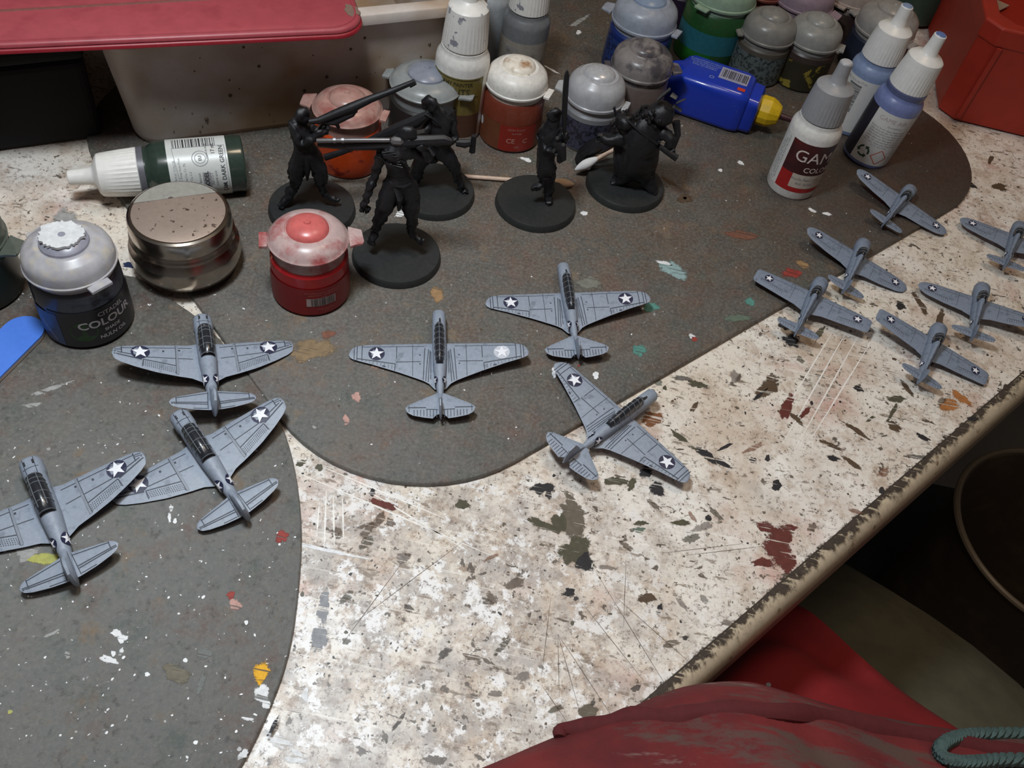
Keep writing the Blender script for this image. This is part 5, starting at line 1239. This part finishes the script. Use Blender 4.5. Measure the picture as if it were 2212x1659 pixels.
for k in range(12): mb.ball(f.p(1196+q.uniform(0, 26), 312+q.uniform(-14, 22), .55), q.uniform(.05, .09), 7, 5)
mesh_obj('pouches', mb, plain('primer_sheen', (.05,.05,.052), .4), f.t)

# bulky figure with pack
f = Fig('bulky black-primed creature with a tall pack, next to the blue glue bottle', 2.86, 30.15, 1.62)
f.J('pelvis', 1372, 350, .52); f.J('belly', 1374, 318, .58, .1); f.J('chest', 1384, 284, .52, .1); f.J('hump', 1412, 256, .42, 0); f.J('pack', 1434, 244, .40, -.1); f.J('ptop', 1444, 224, .24, -.1)
f.E('pelvis', 'belly', 'chest', 'hump', 'pack', 'ptop')
f.J('neck', 1362, 268, .28, .25); f.J('head', 1346, 262, .30, .4); f.J('snout', 1332, 268, .16, .6); f.E('chest', 'neck', 'head', 'snout')
f.J('ls', 1350, 290, .28, .2); f.J('le', 1318, 306, .18, .4); f.J('lh', 1300, 300, .16, .5); f.E('chest', 'ls', 'le', 'lh')
f.J('rs', 1420, 284, .28, .1); f.J('re', 1452, 298, .17, .2); f.J('rh', 1444, 322, .14, .3); f.E('chest', 'rs', 're', 'rh')
f.J('lk', 1345, 375, .32, .2); f.J('la', 1335, 396, .2, .2); f.J('lf', 1326, 404, .16, .35); f.E('pelvis', 'lk', 'la', 'lf')
f.J('rk', 1394, 374, .34, .1); f.J('ra', 1404, 398, .22, .1); f.J('rf', 1410, 410, .18, .25); f.E('pelvis', 'rk', 'ra', 'rf')
f.foot('lf', 1326, 404, .35, -8, 6, .18); f.foot('rf', 1410, 410, .25, 10, 8, .18)
f.hand('rh', 1444, 322, .3, 8, 8, sz=.14); f.hand('lh', 1300, 300, .5, -8, 2, sz=.14)
f.body()
f.tube('gun', [(1424,316,.45),(1444,330,.45),(1462,342,.45)], [.10,.12,.14], 8)
f.tube('long_gun', [(1460,262,-.2),(1464,290,-.1),(1450,330,.1)], [.16,.13,.09], 8)
f.tube('carried_sack', [(1300,308,-.6),(1278,320,-.7),(1258,333,-.7),(1246,348,-.6)], [.34,.46,.36,.16], 10, .7)
f.tube('cross_strap', [(1352,256,.62),(1384,286,.78),(1420,312,.6)], .05, 6)
q = random.Random(6)
for k, (a, b, w_) in enumerate((((1422,214),(1446,193),.17),((1450,204),(1462,212),.15),((1462,222),(1480,214),.09),((1386,230),(1376,252),.10),((1398,228),(1384,232),.09),((1326,232),(1334,262),.10),((1344,240),(1356,250),.12),((1454,228),(1472,240),.12))):
    mesh_obj('pack_plate', MB().tube([f.p(*a, .05), f.p(*b, .1)], [w_, w_*.8], 5, .4), plain('primer_sheen', (.05,.05,.052), .4) if k < 3 else M_BP, f.t, smooth=False)
mb = MB()
for k in range(26): 
    a = f.p(1320+q.uniform(0, 130), 262+q.uniform(-22, 60), .5); mb.ball(a, q.uniform(.05, .10), 6, 5)
mesh_obj('pouches', mb, M_BP, f.t)

# ---------------------------------------------------------------- person at the desk: clothed lap, drawstring
per = thing('person', 'person sitting at the desk in a stained red top and dark olive trousers', 'person', (12, -6, -60))
po = Vector((12, -6, -60))
jt = {'pelvis': (15,-9,-14,(9,7)), 'lthigh': (5,2,-16,(5.5,5)), 'lknee': (-3,20,-19,(4.2,4)), 'lcalf': (-3,22,-36,(3.6,3.6)), 'lank': (-2,21,-54,(2.4,2.4)), 'lfoot': (-3,30,-58,(2.4,1.6)),
      'rhip': (27,6,-17,(8,6.5)), 'rthigh': (22.5,14.5,-16.5,(7.6,6)), 'rknee': (12,22,-18,(6.6,5)), 'rcalf': (9,24,-34,(4.2,4.2)), 'rank': (10,25,-54,(2.6,2.6)), 'rfoot': (9,34,-58,(2.6,1.8)),
      'waist': (14.5,-13,-2,(9,6)), 'chest': (13,-19,16,(10,6)), 'neck': (12,-22,32,(3.5,3.5)), 'head': (11,-22,40,(5.2,5.6)), 'crown': (11,-22,45,(3.2,3.4))}
ej = [('pelvis','lthigh'),('lthigh','lknee'),('lknee','lcalf'),('lcalf','lank'),('lank','lfoot'),('pelvis','rhip'),('rhip','rthigh'),('rthigh','rknee'),('rknee','rcalf'),('rcalf','rank'),('rank','rfoot'),('pelvis','waist'),('waist','chest'),('chest','neck'),('neck','head'),('head','crown')]
M_OL = plain('olive_cloth', (.085,.075,.045), .9, var=.2, scale=.8, bmp=.3)
skin_mesh('body', jt, ej, M_OL, per, 2, tuple(po))
mtc, tc, bc = newmat('stained_red_cloth'); v = coords(tc)
c = ramp(tc, noi(tc, v, .35, 6, .65), [(.35, (.095,.008,.010)), (.6, (.175,.014,.015))])
vs_ = coords(tc, 1, .08, (.22, 1.3, 1))
c = mixc(tc, mul(tc, ramp(tc, noi(tc, vs_, .7, 7, .7, 3.), [(.53, (0,0,0)), (.60, (1,1,1))]), .85), c, (.085,.055,.045))
c = mixc(tc, mul(tc, ramp(tc, noi(tc, vs_, 1.3, 6, .7, 6.), [(.62, (0,0,0)), (.70, (1,1,1))]), .7), c, (.24,.17,.15))
tc.links.new(c, bc.inputs['Base Color']); bc.inputs['Roughness'].default_value = .85
tc.links.new(bump(tc, noi(tc, v, 14, 4, .7), .4, .05), bc.inputs['Normal'])
M_RED = mtc
M_RED2 = plain('clean_red_cloth', (.22,.008,.010), .85, var=.12, scale=.6, bmp=.2)
# red top: belly mound; rows run from tucked behind the desk edge, over the ridge, to the chest
sil = [(640,1790,3.2),(880,1735,2.6),(1060,1664,1.6),(1200,1604,1.3),(1330,1556,1.2),(1420,1515,1.2),(1500,1490,1.2),(1610,1483,1.1),(1700,1505,.9),(1820,1540,.6),(1940,1566,.5),(2080,1588,.4),(2240,1602,.2),(2500,1640,-.4)]
ridge = [P(*s) for s in sil]
def rs(rw, n=70):
    out = []; m_ = len(rw)-1
    for i in range(n+1):
        u = m_*i/n; k = min(int(u), m_-1); f_ = u-k
        p0, p1, p2, p3 = rw[max(k-1,0)], rw[k], rw[k+1], rw[min(k+2,m_)]
        out.append(.5*((2*p1)+(p2-p0)*f_+(2*p0-5*p1+4*p2-p3)*f_*f_+(3*p1-p0-3*p2+p3)*f_**3))
    return out
rg = rs(ridge); rows = []
cen = Vector((14, -10, 0))
def row(sc_, dz, jit, flat=None):
    o = []
    for i, p in enumerate(rg):
        q = cen+(p-cen)*sc_; q.z = p.z+dz if flat is None else flat
        q.z += jit*noise.noise(Vector((i*.16, sc_*9, 2.)))
        o.append(q)
    return o
def lift_row(r): return [Vector((p.x, p.y, max(p.z, ZD+.06))) if (p.xy-e0).dot(en) < .75 else p for p in r]
rows = [row(.90, -14, .0), row(.97, -5, .2), row(.995, -1.2, .1), row(1., 0, 0), row(.985, .45, .12), row(.95, 1.0, .25), row(.90, 1.6, .35), row(.84, 2.3, .4), row(.76, 3.3, .4), row(.66, 4.6, .4)]
rows = [lift_row(r) for r in rows]
for k, (cy, z_, s) in enumerate(((-11, 9, .62), (-13, 15, .58), (-15, 22, .55), (-17, 30, .5), (-18, 34, .3))):
    o = []
    for p in rg:
        d = (p-cen); o.append(Vector((cen.x+d.x*s, cy+d.y*s*.8+3, z_)))
    rows.append(o)
o = mesh_obj('shirt', MB().grid([[tuple(p-po) for p in r] for r in rows]), M_RED, per, ang=80)
sd = o.modifiers.new('thick', 'SOLIDIFY'); sd.thickness = .12*U; sd.offset = -1
# hem: a rolled welt across the belly
hem = [(1207,1597),(1213,1580),(1260,1578),(1320,1566),(1380,1552),(1445,1556),(1500,1545),(1580,1540),(1680,1544),(1760,1552),(1850,1568),(1950,1588),(2050,1606),(2150,1625),(2300,1650)]
def surf(px, py, lift=.15):
    # drop the pixel ray on the mound: search height
    best = None
    for k in range(60):
        z = .2+k*.08; p = P(px, py, z)
        # nearest ridge direction scale
        d = p-cen; j = min(range(len(rg)), key=lambda i: abs(math.atan2((rg[i]-cen).y, (rg[i]-cen).x)-math.atan2(d.y, d.x)))
        R0 = (rg[j]-cen).xy.length; s = d.xy.length/R0
        tb = [(.66,4.6),(.76,3.3),(.84,2.3),(.90,1.6),(.95,1.0),(.985,.45),(1.,0)]
        h = 0
        for (a, ha), (b, hb) in zip(tb, tb[1:]):
            if a <= s <= b: h = ha+(hb-ha)*(s-a)/(b-a)
        if s < .66: h = 4.6
        e = abs(z-(rg[j].z+h))
        if best is None or e < best[0]: best = (e, p)
    return best[1]+Vector((0, 0, lift))
hp = rs([surf(*h) for h in hem], 60)
mesh_obj('rolled_hem', MB().tube([p-po for p in hp], [.13+.12*min(1, i/10)+.03*math.sin(i*.9) for i in range(61)], 10, .8), plain('hem_dark_red', (.085,.007,.009), .85, bmp=.3), per)
hp2 = [p+Vector((.02,-.30,.02)) for p in hp]
mesh_obj('hem_seam', MB().tube([p-po for p in hp2], .07, 8, .7), M_RED, per)
# drawstring: twisted cord looping in from the right
cp0 = [surf(2290,1592,.35), surf(2180,1594,.35), surf(2090,1596,.35), surf(2040,1606,.35), surf(2014,1628,.35), surf(2030,1650,.35), surf(2080,1656,.35), surf(2160,1650,.35), surf(2290,1652,.35)]
cp1 = rs(cp0, 140); mb = MB()
for st_ in range(3):
    pts = []
    for i, p in enumerate(cp1):
        t_ = (cp1[min(i+1, 140)]-cp1[max(i-1, 0)]).normalized(); u_ = t_.cross(Vector((0,0,1))).normalized(); v_ = u_.cross(t_)
        a = i*.75+st_*2*PI/3; pts.append(p+(u_*math.cos(a)+v_*math.sin(a))*.085-po)
    mb.tube(pts, .10, 6)
mesh_obj('drawstring', mb, plain('green_grey_cord', (.055,.095,.09), .8, var=.3), per)
# lower red cloth falling over the thigh
def lo(pts, z): return [P(x, y, zz) for (x, y), zz in zip(pts, z)]
r0 = rs(lo([(1560,1420),(1640,1335),(1720,1330),(1850,1430),(1960,1510),(2095,1600),(2200,1680)], [-9,-8.6,-8,-7,-6.4,-5.6,-5]), 30)
r1 = rs(lo([(1540,1470),(1620,1400),(1700,1400),(1800,1470),(1900,1530),(2030,1600),(2150,1700)], [-8,-7.4,-6.8,-6,-5.2,-4.6,-4]), 30)
r2 = rs(lo([(1520,1560),(1600,1500),(1680,1500),(1760,1540),(1860,1590),(1980,1650),(2100,1750)], [-6,-5.6,-5,-4.4,-3.8,-3.2,-3]), 30)
rows = []
for k in range(13):
    f_ = k/12
    rw = []
    for i in range(31):
        a, b, c_ = r0[i], r1[i], r2[i]
        p = a*(1-f_)*(1-2*f_)+b*4*f_*(1-f_)+c_*f_*(2*f_-1)
        p = p+Vector((0, 0, .55*math.sin(f_*9+i*.10+.6)*(.4+.6*math.sin(i*.2))))
        rw.append(p-po)
    rows.append([tuple(x) for x in rw])
dn_ = [tuple(Vector(p)+Vector((.6, .9, -7))) for p in rows[0]]
o = mesh_obj('shirt_tail', MB().grid([dn_]+rows), M_RED2, per, ang=80)
sd = o.modifiers.new('thick', 'SOLIDIFY'); sd.thickness = .12*U
# ---------------------------------------------------------------- bin on the floor
bc_ = P(2300, 1160, -34)
t = thing('waste_bin', 'round dark bin with a pale rim standing on the floor beyond the desk edge', 'bin', (bc_.x, bc_.y, -60))
Rb = 8.6
mesh_obj('bin_wall', MB().lathe([(6.6,0),(6.9,.3),(8.3,24),(8.5,25.6),(8.1,25.6),(7.9,24.5),(6.5,.8),(.1,.7)], 64), plain('bin_plastic', (.10,.070,.048), .4, dirt=(.16,.11,.07), dirt_t=(.5,.7), dscale=.3), t)
ring = [((Rb-.12)*math.cos(2*PI*i/72), (Rb-.12)*math.sin(2*PI*i/72), 25.7) for i in range(73)]
mesh_obj('rim', MB().tube(ring, .26, 8), plain('bin_rim', (.24,.18,.12), .4), t)
q = random.Random(4); 
for i in range(3):
    a = i*2.1+2.5; r = 3.4; c_ = plain('crumpled_paper_%d' % (i % 3), ((.22,.15,.09),(.16,.12,.09),(.05,.09,.10))[i % 3], .8)
    mb = MB().ball((0,0,0), q.uniform(1.4, 2.2), 10, 8); mb.v = [tuple(Vector(v)*(1+.35*noise.noise(Vector(v)*.8+Vector((i*5,0,0))))) for v in mb.v]
    o = mesh_obj('crumpled_scrap', mb, c_, None, smooth=False, loc=(bc_.x+r*math.cos(a), bc_.y+r*math.sin(a), -60+2.6+i*1.2))
    tag(o, ('tan crumpled scrap lying inside the round bin', 'brown crumpled scrap inside the round bin', 'dark teal crumpled scrap inside the round bin')[i], 'waste')
